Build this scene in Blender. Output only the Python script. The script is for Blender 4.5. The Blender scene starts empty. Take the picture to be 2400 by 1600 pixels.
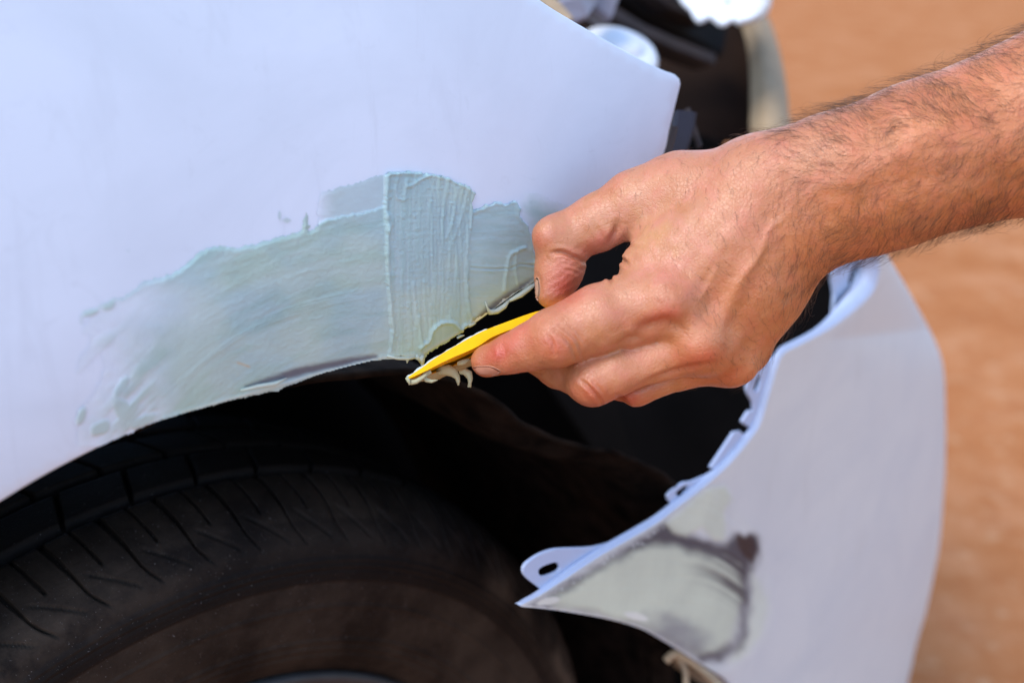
import bpy, bmesh, math, random
import numpy as np
from mathutils import Vector
from mathutils.bvhtree import BVHTree
from mathutils.geometry import delaunay_2d_cdt

# ------------------------------------------------------------------ camera
scn = bpy.context.scene
F, PH, TH, CZ = 2915.0, 0.363, 0.733, 0.915      # focal length in photo pixels, pitch, car heading, height
W0, H0 = 2400, 1600
cam_d = bpy.data.cameras.new('camera'); cam = bpy.data.objects.new('camera', cam_d)
scn.collection.objects.link(cam); scn.camera = cam
cam.location = (0, 0, CZ); cam.rotation_euler = (math.pi/2 - PH, 0, 0)
cam_d.sensor_width = 36; cam_d.lens = F/W0*36
cam_d.clip_start = 0.02; cam_d.clip_end = 200
cam_d.dof.use_dof = True; cam_d.dof.focus_distance = 0.545; cam_d.dof.aperture_fstop = 5.0
cam_d.dof.aperture_blades = 9

# ------------------------------------------------------------------ world, sun, exposure
wd = bpy.data.worlds.new('World'); scn.world = wd; wd.use_nodes = True
nt = wd.node_tree; nt.nodes.clear()
sky = nt.nodes.new('ShaderNodeTexSky'); sky.sky_type = 'NISHITA'; sky.sun_disc = False
SUN_EL, SUN_AZ = math.radians(54), math.radians(-134)      # azimuth from +Y towards +X
sky.sun_elevation = SUN_EL; sky.sun_rotation = SUN_AZ
sky.air_density = 1.0; sky.dust_density = .6; sky.ozone_density = 3.0
bg = nt.nodes.new('ShaderNodeBackground'); bg.inputs[1].default_value = 0.15
wo = nt.nodes.new('ShaderNodeOutputWorld')
nt.links.new(sky.outputs[0], bg.inputs[0]); nt.links.new(bg.outputs[0], wo.inputs[0])
sd = bpy.data.lights.new('sun', 'SUN'); sd.energy = 1.0; sd.angle = math.radians(28); sd.color = (1, .92, .80)
so = bpy.data.objects.new('sun', sd); scn.collection.objects.link(so)
tosun = Vector((math.sin(SUN_AZ)*math.cos(SUN_EL), math.cos(SUN_AZ)*math.cos(SUN_EL), math.sin(SUN_EL)))
so.rotation_euler = tosun.to_track_quat('Z', 'Y').to_euler(); so.location = (-1, -1, 3)
vs = scn.view_settings; vs.view_transform = 'Standard'; vs.look = 'None'; vs.gamma = 1; vs.use_curve_mapping = False
vs.exposure = 1.45

rng = np.random.default_rng(7); random.seed(7)
# ------------------------------------------------------------------ frames
cph, sph = math.cos(PH), math.sin(PH)
RT = np.array([1., 0, 0]); FWD = np.array([0, cph, -sph]); UPV = np.array([0, sph, cph]); C0 = np.array([0, 0, CZ])
WC = np.array([-.166, .526, .313])                         # centre of the wheel's outer rim plane
CF = np.array([math.cos(TH), math.sin(TH), 0]); CI = np.array([-math.sin(TH), math.cos(TH), 0]); CZV = np.array([0, 0, 1.])
def rays(px, py):
    px = np.asarray(px, float); py = np.asarray(py, float)
    return FWD + RT*((px-1200)/F)[..., None] - UPV*((py-800)/F)[..., None]
def un(px, py, d): return C0 + np.asarray(d, float)[..., None]*rays(px, py)
def proj(P):
    q = np.asarray(P) - C0; d = q@FWD
    return 1200+F*(q@RT)/d, 800-F*(q@UPV)/d, d
def car(P): q = np.asarray(P)-WC; return q@CF, q@CI, q[..., 2]
def cw(X, Y, Z): return WC + np.asarray(X, float)[..., None]*CF + np.asarray(Y, float)[..., None]*CI + np.asarray(Z, float)[..., None]*CZV
def hit(px, py, g, d0=.5):
    """where the ray of a photo pixel meets the surface Y = g(X, Z) of the car"""
    r = rays(px, py); t = np.full(r.shape[:-1], d0)
    def f(t):
        X, Y, Z = car(C0+t[..., None]*r); return Y-g(X, Z)
    for _ in range(25):
        f0 = f(t); f1 = (f(t+1e-4)-f0)/1e-4; t = t-np.clip(f0/np.where(abs(f1) < .05, .05, f1), -.15, .15)
    return C0+t[..., None]*r

# ------------------------------------------------------------------ numpy noise and polygons
def vnoise(p, seed=0):
    p = np.asarray(p, float); i = np.floor(p).astype(np.int64); f = p-i; f = f*f*(3-2*f); D = p.shape[-1]
    out = np.zeros(p.shape[:-1]); pr = [374761393, 668265263, 2147483647 % 1000003]
    for c in range(2**D):
        w = np.ones(p.shape[:-1]); h = np.full(p.shape[:-1], seed*1442695+12345, np.int64)
        for k in range(D):
            b = (c >> k) & 1; w = w*(f[..., k] if b else 1-f[..., k]); h = h ^ ((i[..., k]+b)*pr[k]); h = (h*1274126177) & 0x7fffffff
        h ^= h >> 13; h = (h*1103515245) & 0x7fffffff; h ^= h >> 11
        out += w*((h % 65536)/32768.-1)
    return out
def fbm(p, o=4, seed=0):
    p = np.asarray(p, float); s = 0; a = 1; t = 0
    for k in range(o): s = s+a*vnoise(p*2**k+17.3*k, seed+k); t += a; a *= .5
    return s/t
def seg_d(px, py, pts, closed=False):
    """distance to a polyline, and the parameter along it"""
    pts = np.array(pts, float)
    if closed: pts = np.vstack([pts, pts[:1]])
    best = np.full(np.shape(px), 1e9); T = np.zeros(np.shape(px)); L = 0
    for a, b in zip(pts[:-1], pts[1:]):
        ab = b-a; l = math.hypot(*ab)+1e-9
        t = np.clip(((px-a[0])*ab[0]+(py-a[1])*ab[1])/l**2, 0, 1)
        d = np.hypot(px-a[0]-t*ab[0], py-a[1]-t*ab[1]); m = d < best
        best = np.where(m, d, best); T = np.where(m, L+t*l, T); L += l
    return best, T/L
def inside(px, py, pts):
    r = np.zeros(np.shape(px), bool); n = len(pts)
    for k in range(n):
        x1, y1 = pts[k]; x2, y2 = pts[(k+1) % n]
        c = ((y1 > py) != (y2 > py)); xx = (x2-x1)*(py-y1)/((y2-y1) if y2 != y1 else 1e-9)+x1
        r ^= c & (px < xx)
    return r
def sdp(px, py, pts):
    d, _ = seg_d(px, py, pts, True); return np.where(inside(px, py, pts), d, -d)   # + inside
def sst(a, b, x): t = np.clip((x-a)/(b-a), 0, 1); return t*t*(3-2*t)
def smooth_line(pts, step=6, closed=False):
    p = np.array(pts, float)
    q = np.vstack([p[-1:], p, p[:2]]) if closed else np.vstack([2*p[0]-p[1], p, 2*p[-1]-p[-2]])
    out = []
    for i in range(1, len(q)-2):
        n = max(1, int(np.hypot(*(q[i+1]-q[i])[:2])/step))
        for k in range(n):
            t = k/n; a, b, c, d = q[i-1], q[i], q[i+1], q[i+2]
            out.append(.5*((2*b)+(-a+c)*t+(2*a-5*b+4*c-d)*t*t+(-a+3*b-3*c+d)*t**3))
    if not closed: out.append(p[-1])
    return np.array(out)

# ------------------------------------------------------------------ objects
def link(o, parent=None):
    scn.collection.objects.link(o)
    if parent is not None:
        o.parent = parent
    return o
def mesh(name, V, Fc, mat, parent=None, smooth=True, col=None):
    me = bpy.data.meshes.new(name); V = np.asarray(V, float)
    if parent is not None:
        V = V-np.array(parent.matrix_world.translation if parent.parent is None else parent_loc(parent))
    me.from_pydata(V.tolist(), [], [tuple(int(k) for k in f) for f in Fc]); me.update()
    if smooth: me.polygons.foreach_set('use_smooth', [True]*len(me.polygons))
    if col is not None:
        for cn, cv in col.items():
            a = me.attributes.new(cn, 'FLOAT_COLOR', 'POINT')
            cv = np.asarray(cv, float)
            if cv.ndim == 1: cv = np.repeat(cv[:, None], 3, 1)
            a.data.foreach_set('color', np.hstack([cv, np.ones((len(cv), 1))]).ravel().astype(np.float32))
    me.materials.append(mat)
    o = bpy.data.objects.new(name, me); link(o, parent); return o
LOC = {}
def parent_loc(o):
    v = np.zeros(3)
    while o is not None: v = v+np.array(o.location); o = o.parent
    return v
def empty(name, loc, label, cat):
    o = bpy.data.objects.new(name, None); o.location = loc; o.empty_display_size = .05; link(o)
    o['label'] = label; o['category'] = cat; bpy.context.view_layer.update(); return o
def fix_normals(o, toward):
    pass
def grid_faces(n, m, wrap=False):
    f = []
    for i in range(n-1):
        for j in range(m-(0 if wrap else 1)):
            a = i*m+j; b = i*m+(j+1) % m; f.append((a, b, b+m, a+m))
    return f
def cdt_patch(poly, step):
    """triangulated inside of a pixel polygon; returns points, faces, boundary indices in order"""
    poly = np.array(poly, float); n = len(poly)
    x0, y0 = poly.min(0); x1, y1 = poly.max(0)
    gx, gy = np.meshgrid(np.arange(x0, x1, step), np.arange(y0, y1, step*.87)); gx = gx+((np.arange(gx.shape[0]) % 2)*step/2)[:, None]
    gx, gy = gx.ravel(), gy.ravel(); d = sdp(gx, gy, poly.tolist()); k = d > step*.5
    pts = [Vector(p) for p in poly]+[Vector((a, b)) for a, b in zip(gx[k], gy[k])]
    V, E, Fc, ov, oe, of = delaunay_2d_cdt(pts, [(i, (i+1) % n) for i in range(n)], [], 1, 1e-4)
    V = np.array([(v.x, v.y) for v in V]); inv = {}
    for i, l in enumerate(ov):
        for q in l: inv[q] = i
    return V, [tuple(f) for f in Fc], [inv[i] for i in range(n)]
def vnorm(V, Fc):
    N = np.zeros_like(V)
    for k in (3, 4):
        T = np.array([f for f in Fc if len(f) == k])
        if len(T):
            n = np.cross(V[T[:, 1]]-V[T[:, 0]], V[T[:, 2]]-V[T[:, 0]])
            for j in range(k): np.add.at(N, T[:, j], n)
    return N/(np.linalg.norm(N, axis=1)[:, None]+1e-12)
def slab(V, Fc, bd, thick, rnd=.0012):
    """front sheet facing the camera + rounded rim + back sheet"""
    N = vnorm(V, Fc)
    if (N*(C0-V)).sum() < 0: Fc = [f[::-1] for f in Fc]; N = -N
    n = len(V); B = V-N*thick; VV = [V, B]; FF = list(Fc)+[tuple(i+n for i in f[::-1]) for f in Fc]
    P = V[bd]; Nb = N[bd]; Tn = np.roll(P, -1, 0)-np.roll(P, 1, 0); out = np.cross(Tn, Nb); out /= np.linalg.norm(out, axis=1)[:, None]+1e-12
    cen = V.mean(0)
    if (out*(P-cen)).sum() < 0: out = -out
    rings = [list(bd)]; off = 2*n
    for a in (45, 90, 135):
        a = math.radians(a); h = thick/2
        VV.append(P-Nb*(h-h*math.cos(a))+out*min(rnd, h)*math.sin(a)); rings.append(list(range(off, off+len(bd)))); off += len(bd)
    rings.append([i+n for i in bd]); m = len(bd)
    for r0, r1 in zip(rings[:-1], rings[1:]):
        for j in range(m): FF.append((r0[j], r1[j], r1[(j+1) % m], r0[(j+1) % m]))
    return np.vstack(VV), FF
def tube(P, r, n=8, cap=True):
    P = np.asarray(P, float); r = np.broadcast_to(np.asarray(r, float), (len(P),)); T = np.gradient(P, axis=0); T /= np.linalg.norm(T, axis=1)[:, None]+1e-12
    ref = np.array([.3, .2, .93]); U = np.cross(T, ref); U /= np.linalg.norm(U, axis=1)[:, None]+1e-12; Wv = np.cross(T, U)
    a = np.linspace(0, 2*math.pi, n, endpoint=False)
    V = P[:, None]+r[:, None, None]*(U[:, None]*np.cos(a)[None, :, None]+Wv[:, None]*np.sin(a)[None, :, None])
    Fc = grid_faces(len(P), n, True); V = V.reshape(-1, 3)
    if cap: Fc += [tuple(range(n))[::-1], tuple((len(P)-1)*n+i for i in range(n))]
    return V, Fc
def join(parts):
    V = []; Fc = []; o = 0
    for v, f in parts: V.append(np.asarray(v)); Fc += [tuple(i+o for i in q) for q in f]; o += len(v)
    return np.vstack(V), Fc
def orient_out(o):
    bm = bmesh.new(); bm.from_mesh(o.data); bmesh.ops.recalc_face_normals(bm, faces=bm.faces); bm.to_mesh(o.data); bm.free()
    return o

# ------------------------------------------------------------------ materials
class M:
    def __init__(s, name):
        s.m = bpy.data.materials.new(name); s.m.use_nodes = True; s.t = s.m.node_tree; s.b = s.t.nodes['Principled BSDF']
    def n(s, ty, **k):
        x = s.t.nodes.new(ty)
        for a, v in k.items():
            if a.startswith('i_'):
                key = a[2:]; key = int(key) if key.isdigit() else key
                x.inputs[key].default_value = v
            else: setattr(x, a, v)
        return x
    def l(s, a, b): s.t.links.new(a, b)
    def noise(s, scale, detail=4, rough=.55, coord='Object', vec=(1, 1, 1), dist=0):
        tc = s.n('ShaderNodeTexCoord'); mp = s.n('ShaderNodeMapping'); mp.inputs['Scale'].default_value = vec
        s.l(tc.outputs[coord], mp.inputs[0]); x = s.n('ShaderNodeTexNoise'); x.inputs['Scale'].default_value = scale
        x.inputs['Detail'].default_value = detail; x.inputs['Roughness'].default_value = rough; x.inputs['Distortion'].default_value = dist
        s.l(mp.outputs[0], x.inputs['Vector']); return x
    def ramp(s, src, stops):
        r = s.n('ShaderNodeValToRGB'); e = r.color_ramp.elements
        while len(e) < len(stops): e.new(.5)
        for q, (p, c) in zip(e, stops): q.position = p; q.color = (*c, 1) if len(c) == 3 else c
        s.l(src, r.inputs[0]); return r.outputs[0]
    def mix(s, a, b, f, mode='MIX'):
        x = s.n('ShaderNodeMix', data_type='RGBA', blend_type=mode)
        for v, sock in ((f, x.inputs[0]), (a, x.inputs[6]), (b, x.inputs[7])):
            if isinstance(v, (int, float)): sock.default_value = v
            elif isinstance(v, tuple): sock.default_value = (*v, 1)
            else: s.l(v, sock)
        return x.outputs[2]
    def bump(s, h, strength, dist=.001, prev=None):
        x = s.n('ShaderNodeBump'); x.inputs['Strength'].default_value = strength; x.inputs['Distance'].default_value = dist
        s.l(h, x.inputs['Height'])
        if prev is not None: s.l(prev, x.inputs['Normal'])
        s.l(x.outputs[0], s.b.inputs['Normal']); return x.outputs[0]
    def base(s, c):
        if isinstance(c, tuple): s.b.inputs['Base Color'].default_value = (*c, 1)
        else: s.l(c, s.b.inputs['Base Color'])
    def set(s, **k):
        for a, v in k.items(): s.b.inputs[a.replace('_', ' ')].default_value = v
        return s
    def attr(s, name): x = s.n('ShaderNodeAttribute'); x.attribute_name = name; return x.outputs['Color']

def simple(name, c, rough=.5, var=.25, scale=60, spec=.4, bump=.1, metal=0):
    m = M(name); n = m.noise(scale, 5)
    m.base(m.ramp(n.outputs[0], [(.3, tuple(x*(1-var) for x in c)), (.7, tuple(min(1, x*(1+var)) for x in c))]))
    m.set(Roughness=rough, Metallic=metal); m.b.inputs['Specular IOR Level'].default_value = spec
    if bump: m.bump(n.outputs[0], bump, .002)
    return m.m

def mat_primer(name, c, smudge):
    m = M(name); n = m.noise(9, 6, .6, vec=(1, 1, 1.6), dist=.6); n2 = m.noise(55, 5, .7, dist=1.2); n3 = m.noise(900, 2)
    k = m.ramp(n.outputs[0], [(.42, (0, 0, 0)), (.72, (1, 1, 1))])
    a = m.mix(c, smudge, k)
    k2 = m.ramp(n2.outputs[0], [(.60, (0, 0, 0)), (.78, (.55, .55, .55))])
    a = m.mix(a, tuple(x*.9 for x in smudge), k2)
    sp = m.noise(150, 3, .7); a = m.mix(a, (.40, .37, .31), m.ramp(sp.outputs[0], [(.735, (0, 0, 0)), (.80, (.55, .55, .55))])); sc = m.noise(16, 5, .7, vec=(3.2, 3.2, .5), dist=.8); a = m.mix(a, tuple(x*.90 for x in c), m.ramp(sc.outputs[0], [(.56, (0, 0, 0)), (.68, (.7, .7, .7))]))
    m.base(a); m.set(Roughness=.45); m.b.inputs['Specular IOR Level'].default_value = .36
    b = m.bump(n3.outputs[0], .04, .0005); n4 = m.noise(6, 2); m.bump(n4.outputs[0], .12, .01, b)
    return m.m
MAT = {}
MAT['fender'] = mat_primer('white_primer_paint', (.70, .772, .870), (.635, .705, .795))
MAT['flange'] = mat_primer('plastic_primer_sky_tint', (.43, .50, .66), (.38, .44, .60))  # plastic primer with the sky's blue reflection mixed into its colour
MAT['bumper'] = mat_primer('white_plastic_primer', (.61, .605, .58), (.55, .555, .55))
def mat_filler(name):
    m = M(name); a = m.attr('Col'); n = m.noise(260, 4, .6); n2 = m.noise(1500, 3, .6); n3 = m.noise(30, 4)
    v = m.ramp(n3.outputs[0], [(.3, (.92, .92, .92)), (.7, (1.06, 1.06, 1.04))])
    m.base(m.mix(a, v, 1.0, 'MULTIPLY'))
    m.set(Roughness=.56); m.b.inputs['Specular IOR Level'].default_value = .35
    b = m.bump(n.outputs[0], .18, .0012); m.bump(n2.outputs[0], .22, .0004, b)
    return m.m
MAT['filler'] = mat_filler('body_filler_paste')
MAT['yellow'] = (lambda m: (m.base(m.ramp(m.noise(140, 4).outputs[0], [(.35, (.98, .545, .0)), (.7, (.92, .48, .0))])), m.b.inputs['Specular IOR Level'].__setattr__('default_value', .2), m.set(Roughness=.55, Subsurface_Weight=.1), m.b.inputs['Subsurface Radius'].__setattr__('default_value', (.004, .002, .0005)), m.m)[-1])(M('yellow_plastic'))
MAT['dark'] = simple('dark_plastic', (.006, .005, .005), .7, .5, 30, .15, .3)
MAT['black'] = simple('black_inner_panel', (.003, .0025, .0025), .9, .4, 12, .05, .2)
MAT['brown_dark'] = simple('dirty_dark_steel', (.017, .0085, .005), .8, .6, 9, .1, .3)
MAT['strut'] = simple('dusty_black_steel', (.034, .025, .024), .6, .35, 25, .2, .2)
MAT['liner'] = simple('torn_felt_liner', (.0078, .0048, .0034), .95, .8, 60, .05, .8)
MAT['cap'] = simple('white_cap_plastic', (.74, .75, .76), .6, .06, 40, .5, .05)
MAT['bottle'] = simple('aged_translucent_plastic', (.30, .25, .12), .45, .2, 30, .4, .1)
MAT['grey_bracket'] = simple('grey_violet_bracket', (.22, .20, .23), .5, .2, 20, .4, .1)
MAT['blue_dark'] = simple('dark_blue_steel', (.006, .007, .018), .8, .3, 20, .5, .1)
MAT['tan'] = simple('dusty_tan_plastic', (.33, .24, .15), .7, .3, 30, .3, .3)
MAT['front'] = simple('bumper_front_warm_shade', (.33, .24, .145), .7, .1, 20, .2, .05)  # shade and warm ground bounce on the bumper front, put into the colour
MAT['rim'] = simple('grey_steel_rim', (.045, .043, .042), .5, .2, 40, .3, .05, .3)
def mat_tyre():
    m = M('worn_tyre_rubber'); n = m.noise(22, 6, .65); n2 = m.noise(420, 4, .7); n3 = m.noise(1100, 2, .5)
    dust = m.attr('dust')
    c = m.ramp(n.outputs[0], [(.3, (.0052, .0032, .0024)), (.75, (.0125, .0078, .0058))])
    d = m.mix(c, (.115, .080, .055), m.mix((0, 0, 0), dust, m.ramp(n.outputs[0], [(.38, (.1, .1, .1)), (.62, (1, 1, 1))])))
    sp = m.ramp(n3.outputs[0], [(.71, (0, 0, 0)), (.75, (1, 1, 1))])
    m.base(m.mix(d, (.16, .14, .13), sp))
    m.set(Roughness=.66); m.b.inputs['Specular IOR Level'].default_value = .12
    b = m.bump(n2.outputs[0], .35, .0015); m.bump(n3.outputs[0], .2, .0004, b)
    return m.m
MAT['tyre'] = mat_tyre()
def mat_skin():
    m = M('skin'); t = m.attr('tint')
    n = m.noise(38, 5, .65); n2 = m.noise(130, 4, .6); pores = m.noise(900, 3, .65)
    v = m.n('ShaderNodeTexVoronoi'); v.feature = 'DISTANCE_TO_EDGE'; tc = m.n('ShaderNodeTexCoord'); m.l(tc.outputs['Object'], v.inputs['Vector']); v.inputs['Scale'].default_value = 620
    a = m.mix((.50, .205, .100), (.42, .150, .052), m.ramp(n.outputs[0], [(.35, (0, 0, 0)), (.7, (1, 1, 1))]))
    a = m.mix(a, (.53, .180, .105), m.ramp(n2.outputs[0], [(.45, (0, 0, 0)), (.75, (.7, .7, .7))]))
    a = m.mix(a, t, 1.0, 'MULTIPLY')
    m.base(a)
    m.set(Roughness=.40, Subsurface_Weight=.20, Subsurface_Scale=1.0); m.b.inputs['Specular IOR Level'].default_value = .60
    m.b.inputs['Subsurface Radius'].default_value = (.0032, .0012, .0006)
    b = m.bump(m.ramp(v.outputs['Distance'], [(0, (0, 0, 0)), (.12, (1, 1, 1))]), .28, .0004); b = m.bump(pores.outputs[0], .34, .0006, b); m.bump(n2.outputs[0], .22, .0016, b)
    return m.m
MAT['skin'] = mat_skin()
MAT['nail'] = simple('fingernail', (.44, .25, .165), .4, .1, 300, .4, .05)
MAT['nail_pink'] = simple('fingernail_pink', (.52, .235, .15), .4, .1, 300, .4, .05)
MAT['hair'] = (lambda m: (m.base((.10, .048, .024)), m.set(Roughness=.5), m.m)[-1])(M('body_hair'))
def mat_ground():
    m = M('orange_dusty_ground'); n = m.noise(4.5, 7, .66); n2 = m.noise(26, 5, .65); n3 = m.noise(10, 4, .6)
    a = m.ramp(n.outputs[0], [(.32, (.37, .130, .045)), (.5, (.43, .168, .066)), (.68, (.50, .225, .105))])
    a = m.mix(a, (.33, .100, .032), m.ramp(n3.outputs[0], [(.5, (0, 0, 0)), (.72, (.5, .5, .5))]))
    a = m.mix(a, (.55, .31, .165), m.ramp(n2.outputs[0], [(.54, (0, 0, 0)), (.70, (.75, .75, .75))]))
    m.base(a); m.set(Roughness=1.0); m.b.inputs['Specular IOR Level'].default_value = .0
    m.bump(n2.outputs[0], .4, .02); return m.m
MAT['ground'] = mat_ground()

# ================================================================== GROUND
g = mesh('ground', [(-60, -60, 0), (60, -60, 0), (60, 60, 0), (-60, 60, 0)], [(0, 1, 2, 3)], MAT['ground']); g['kind'] = 'structure'

# ================================================================== CAR
CARL = 'white primed car with its front wing smeared in grey filler over the dark wheel arch'
carE = empty('car', WC-np.array([0, 0, WC[2]]), CARL, 'car')

# ---- front wing (fender)
ARC = .036
def gf(X, Z):
    r = np.hypot(X, Z-ARC)
    y = -.098+.42*np.maximum(0, X-.06)**2+.55*np.maximum(0, Z-.47)**2
    y = y+1.7*np.maximum(0, .432-r)**2
    return y+.10*np.maximum(0, -X-.0)**2
lip = smooth_line([(-480, 1560), (-340, 1425), (-220, 1322), (-100, 1242), (0, 1172), (150, 1085), (350, 990), (500, 943), (640, 905), (760, 868), (870, 841), (930, 833), (985, 829)], 10)
jnt = smooth_line([(985, 829), (1040, 797), (1110, 757), (1180, 706), (1250, 655), (1330, 597), (1450, 485), (1545, 378), (1569, 298), (1584, 238), (1594, 198)], 10)
top = smooth_line([(1592, 188), (1583, 179), (1551, 167), (1498, 140), (1453, 116), (1379, 74), (1304, 30), (1259, 0), (1150, -75), (1040, -150), (900, -240), (740, -330)], 10)
fpoly = np.vstack([lip[:-1], jnt, top, [(600, -380), (200, -400), (-200, -400), (-480, -380), (-480, 600)]])
v2, ff, bd = cdt_patch(fpoly, 22)
FV = hit(v2[:, 0], v2[:, 1], gf)
V, Fc = slab(FV, ff, bd, .0016, .0008)
# inward return flange along the wheel-arch lip
nl = len(lip); Nf = vnorm(FV, ff); 
if (Nf*(C0-FV)).sum() < 0: Nf = -Nf
P = FV[bd[:nl]]; inw = CI*.85+0*P; up = np.array([0, 0, .25])
R1 = P-Nf[bd[:nl]]*.0012; R2 = R1+(CI*.006+np.array([0, 0, -.0003])); R3 = R1+CI*.009+np.array([0, 0, .001])
fl = (np.vstack([R1, R2, R3]), grid_faces(3, nl))
V, Fc = join([(V, Fc), fl])
fender = mesh('front_wing', V, Fc, MAT['fender'], carE)

# ---- filler relief on the wing
stp = 2.6
gx, gy = np.meshgrid(np.arange(160, 1345, stp), np.arange(382, 1046, stp))
nz = lambda sx, sy, o=3, s=0: fbm(np.stack([gx/sx, gy/sy], -1), o, s)
jx = gx+5*nz(14, 14, 3, 3)+2.2*nz(5, 5, 2, 5); jy = gy+5*nz(14, 14, 3, 4)+2.2*nz(5, 5, 2, 6)
A = [(184, 742), (192, 727), (222, 720), (248, 708), (265, 697), (290, 694), (322, 669), (352, 654), (400, 641), (426, 624), (450, 603), (482, 579), (512, 574), (547, 580), (590, 571), (640, 557), (690, 546), (708, 537), (713, 508), (718, 496), (723, 515), (726, 541), (742, 529), (770, 515), (920, 480), (925, 845), (880, 850), (760, 885), (640, 922), (500, 960), (350, 1008), (220, 1070), (170, 1050), (176, 900)]
A2 = [(748, 452), (800, 437), (850, 421), (880, 411), (915, 404), (915, 545), (735, 545), (742, 490)]
B = [(902, 412), (906, 403), (926, 401), (985, 402), (1032, 410), (1072, 425), (1100, 439), (1113, 452), (1106, 482), (1104, 520), (1099, 560), (1096, 600), (1094, 650), (1097, 700), (1104, 735), (1109, 750), (1103, 758), (1088, 764), (1083, 782), (1060, 790), (1045, 806), (1012, 822), (996, 840), (987, 862), (983, 848), (962, 838), (953, 848), (948, 838), (930, 836), (906, 832), (914, 780), (909, 720), (904, 660), (901, 600), (902, 545), (896, 498), (899, 450)]
C = [(1095, 495), (1130, 482), (1163, 471), (1180, 478), (1206, 470), (1213, 482), (1219, 505), (1236, 526), (1246, 560), (1252, 590), (1262, 640), (1256, 662), (1200, 690), (1150, 728), (1109, 756), (1085, 720)]
D = [(1196, 480), (1225, 447), (1247, 439), (1262, 444), (1288, 457), (1345, 478), (1345, 585), (1290, 632), (1245, 640), (1230, 560)]
dA, dA2, dB, dC, dD = [sdp(jx, jy, q) for q in (A, A2, B, C, D)]
dB0 = sdp(gx+2.5*nz(9, 9, 3, 8), gy+2.5*nz(9, 9, 3, 9), B)
lipd = sdp(gx, gy, fpoly.tolist())                       # distance inside the wing outline
al = np.zeros_like(gx); h = np.zeros_like(gx)
def blend(alpha_new, h_new, m):
    global al, h
    al = np.where(m, np.maximum(al, alpha_new), al); h = np.where(m, np.maximum(h, h_new), h)
# feathered skim coat A
fade = sst(150, 560, gx+.55*(gy-760)*np.where(gy > 760, 1, .6)+70*nz(90, 40, 3, 11))
fade = np.clip(.50+.75*fade, 0, 1)*(1-.55*np.exp(-((gx-330)/140)**2-((gy-720)/60)**2))
smear = sst(-.2, .55, fbm(np.stack([np.hypot(gx-1010, gy-1580)/26, np.arctan2(gy-1580, gx-1010)*7], -1), 4, 12)+.25*nz(40, 40, 3, 13))
dabs = np.zeros_like(gx)
for (x, y, rx, ry, an) in ((190, 972, 10, 24, .35), (290, 962, 44, 22, .9), (235, 1000, 26, 18, -.6), (285, 905, 12, 30, .6), (330, 985, 40, 14, -.45), (210, 733, 24, 7, -.3), (255, 715, 18, 10, -.6)):
    c, s = math.cos(an), math.sin(an); u = (gx-x)*c+(gy-y)*s; w = -(gx-x)*s+(gy-y)*c
    dabs = np.maximum(dabs, sst(1.25, .6, np.hypot(u/rx, w/ry)+.22*nz(18, 18, 3, 15)))
low = (gx < 420)
aA = np.where(low, np.maximum(fade*(.25+.6*smear), .75*dabs), fade*(.80+.2*smear))
aL = np.maximum(fade*(.25+.6*smear), .75*dabs); aR = np.clip(fade*(.85+.15*smear), 0, 1); lw = sst(235, 420, gx+60*nz(60, 40, 3, 16)+.25*(800-gy)); aA = aL*(1-lw)+np.maximum(aR, aL)*lw
aA = np.maximum(aA, sst(20, 0, dA)*sst(175, 260, gx)*.75*(gx < 760)*(gy < 760)); aA = np.maximum(aA*sst(175, 330, gx+45*nz(60, 40, 3, 17)), .75*dabs); aA = np.maximum(aA, sst(16, 0, dA)*.7*(gx < 420)*(gy < 760)*sst(180, 200, gx))
rad_ = np.hypot(gx-1010, gy-1580); tha_ = np.arctan2(gy-1580, gx-1010)
swirl = lambda w, l, o, sd: fbm(np.stack([rad_/w, tha_*900/l], -1), o, sd)
streak = swirl(9, 420, 3, 21)+.4*swirl(4, 260, 2, 22)
arcd = [seg_d(gx, gy, smooth_line(q, 12)) for q in ([(325, 1000), (400, 930), (470, 850), (560, 785), (650, 745), (750, 715), (905, 680)], [(560, 772), (700, 715), (905, 668)], [(640, 735), (780, 705), (905, 690)], [(430, 640), (520, 612), (650, 590)], [(400, 700), (480, 650), (600, 618)])]
hA = .12+.55*fade+.07*streak*fade
hA = hA*np.clip(aA*1.4, .1, 1)
for k, (d_, t_) in enumerate(arcd): hA = hA+(.34 if k < 2 else .14)*(np.exp(-((d_-2)/2.6)**2)-.9*np.exp(-((d_+2.0)/3.5)**2)*1.3)*np.sin(np.pi*np.clip(t_, .02, 1))
hA = hA+.03*np.exp(-((dA-4)/4)**2)*(gy < 700)*fade
peel = nz(4.6, 4.6, 2, 31)*.11+.075*fbm(np.stack([np.hypot(gx-1010, gy-1580)/4.2, np.arctan2(gy-1580, gx-1010)*900/26], -1), 2, 32)
hA = hA+peel*fade*np.clip((gx-330)/200, 0, 1)*sst(430, 520, gy)
blend(np.clip(aA, 0, 1), hA, dA > 0)
# thin older coat A2
a2 = .62*sst(735, 790, jx); blend(a2, .14+.05*nz(20, 8, 2, 33)+.04*np.exp(-((dA2-3)/3)**2), (dA2 > 0))
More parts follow.
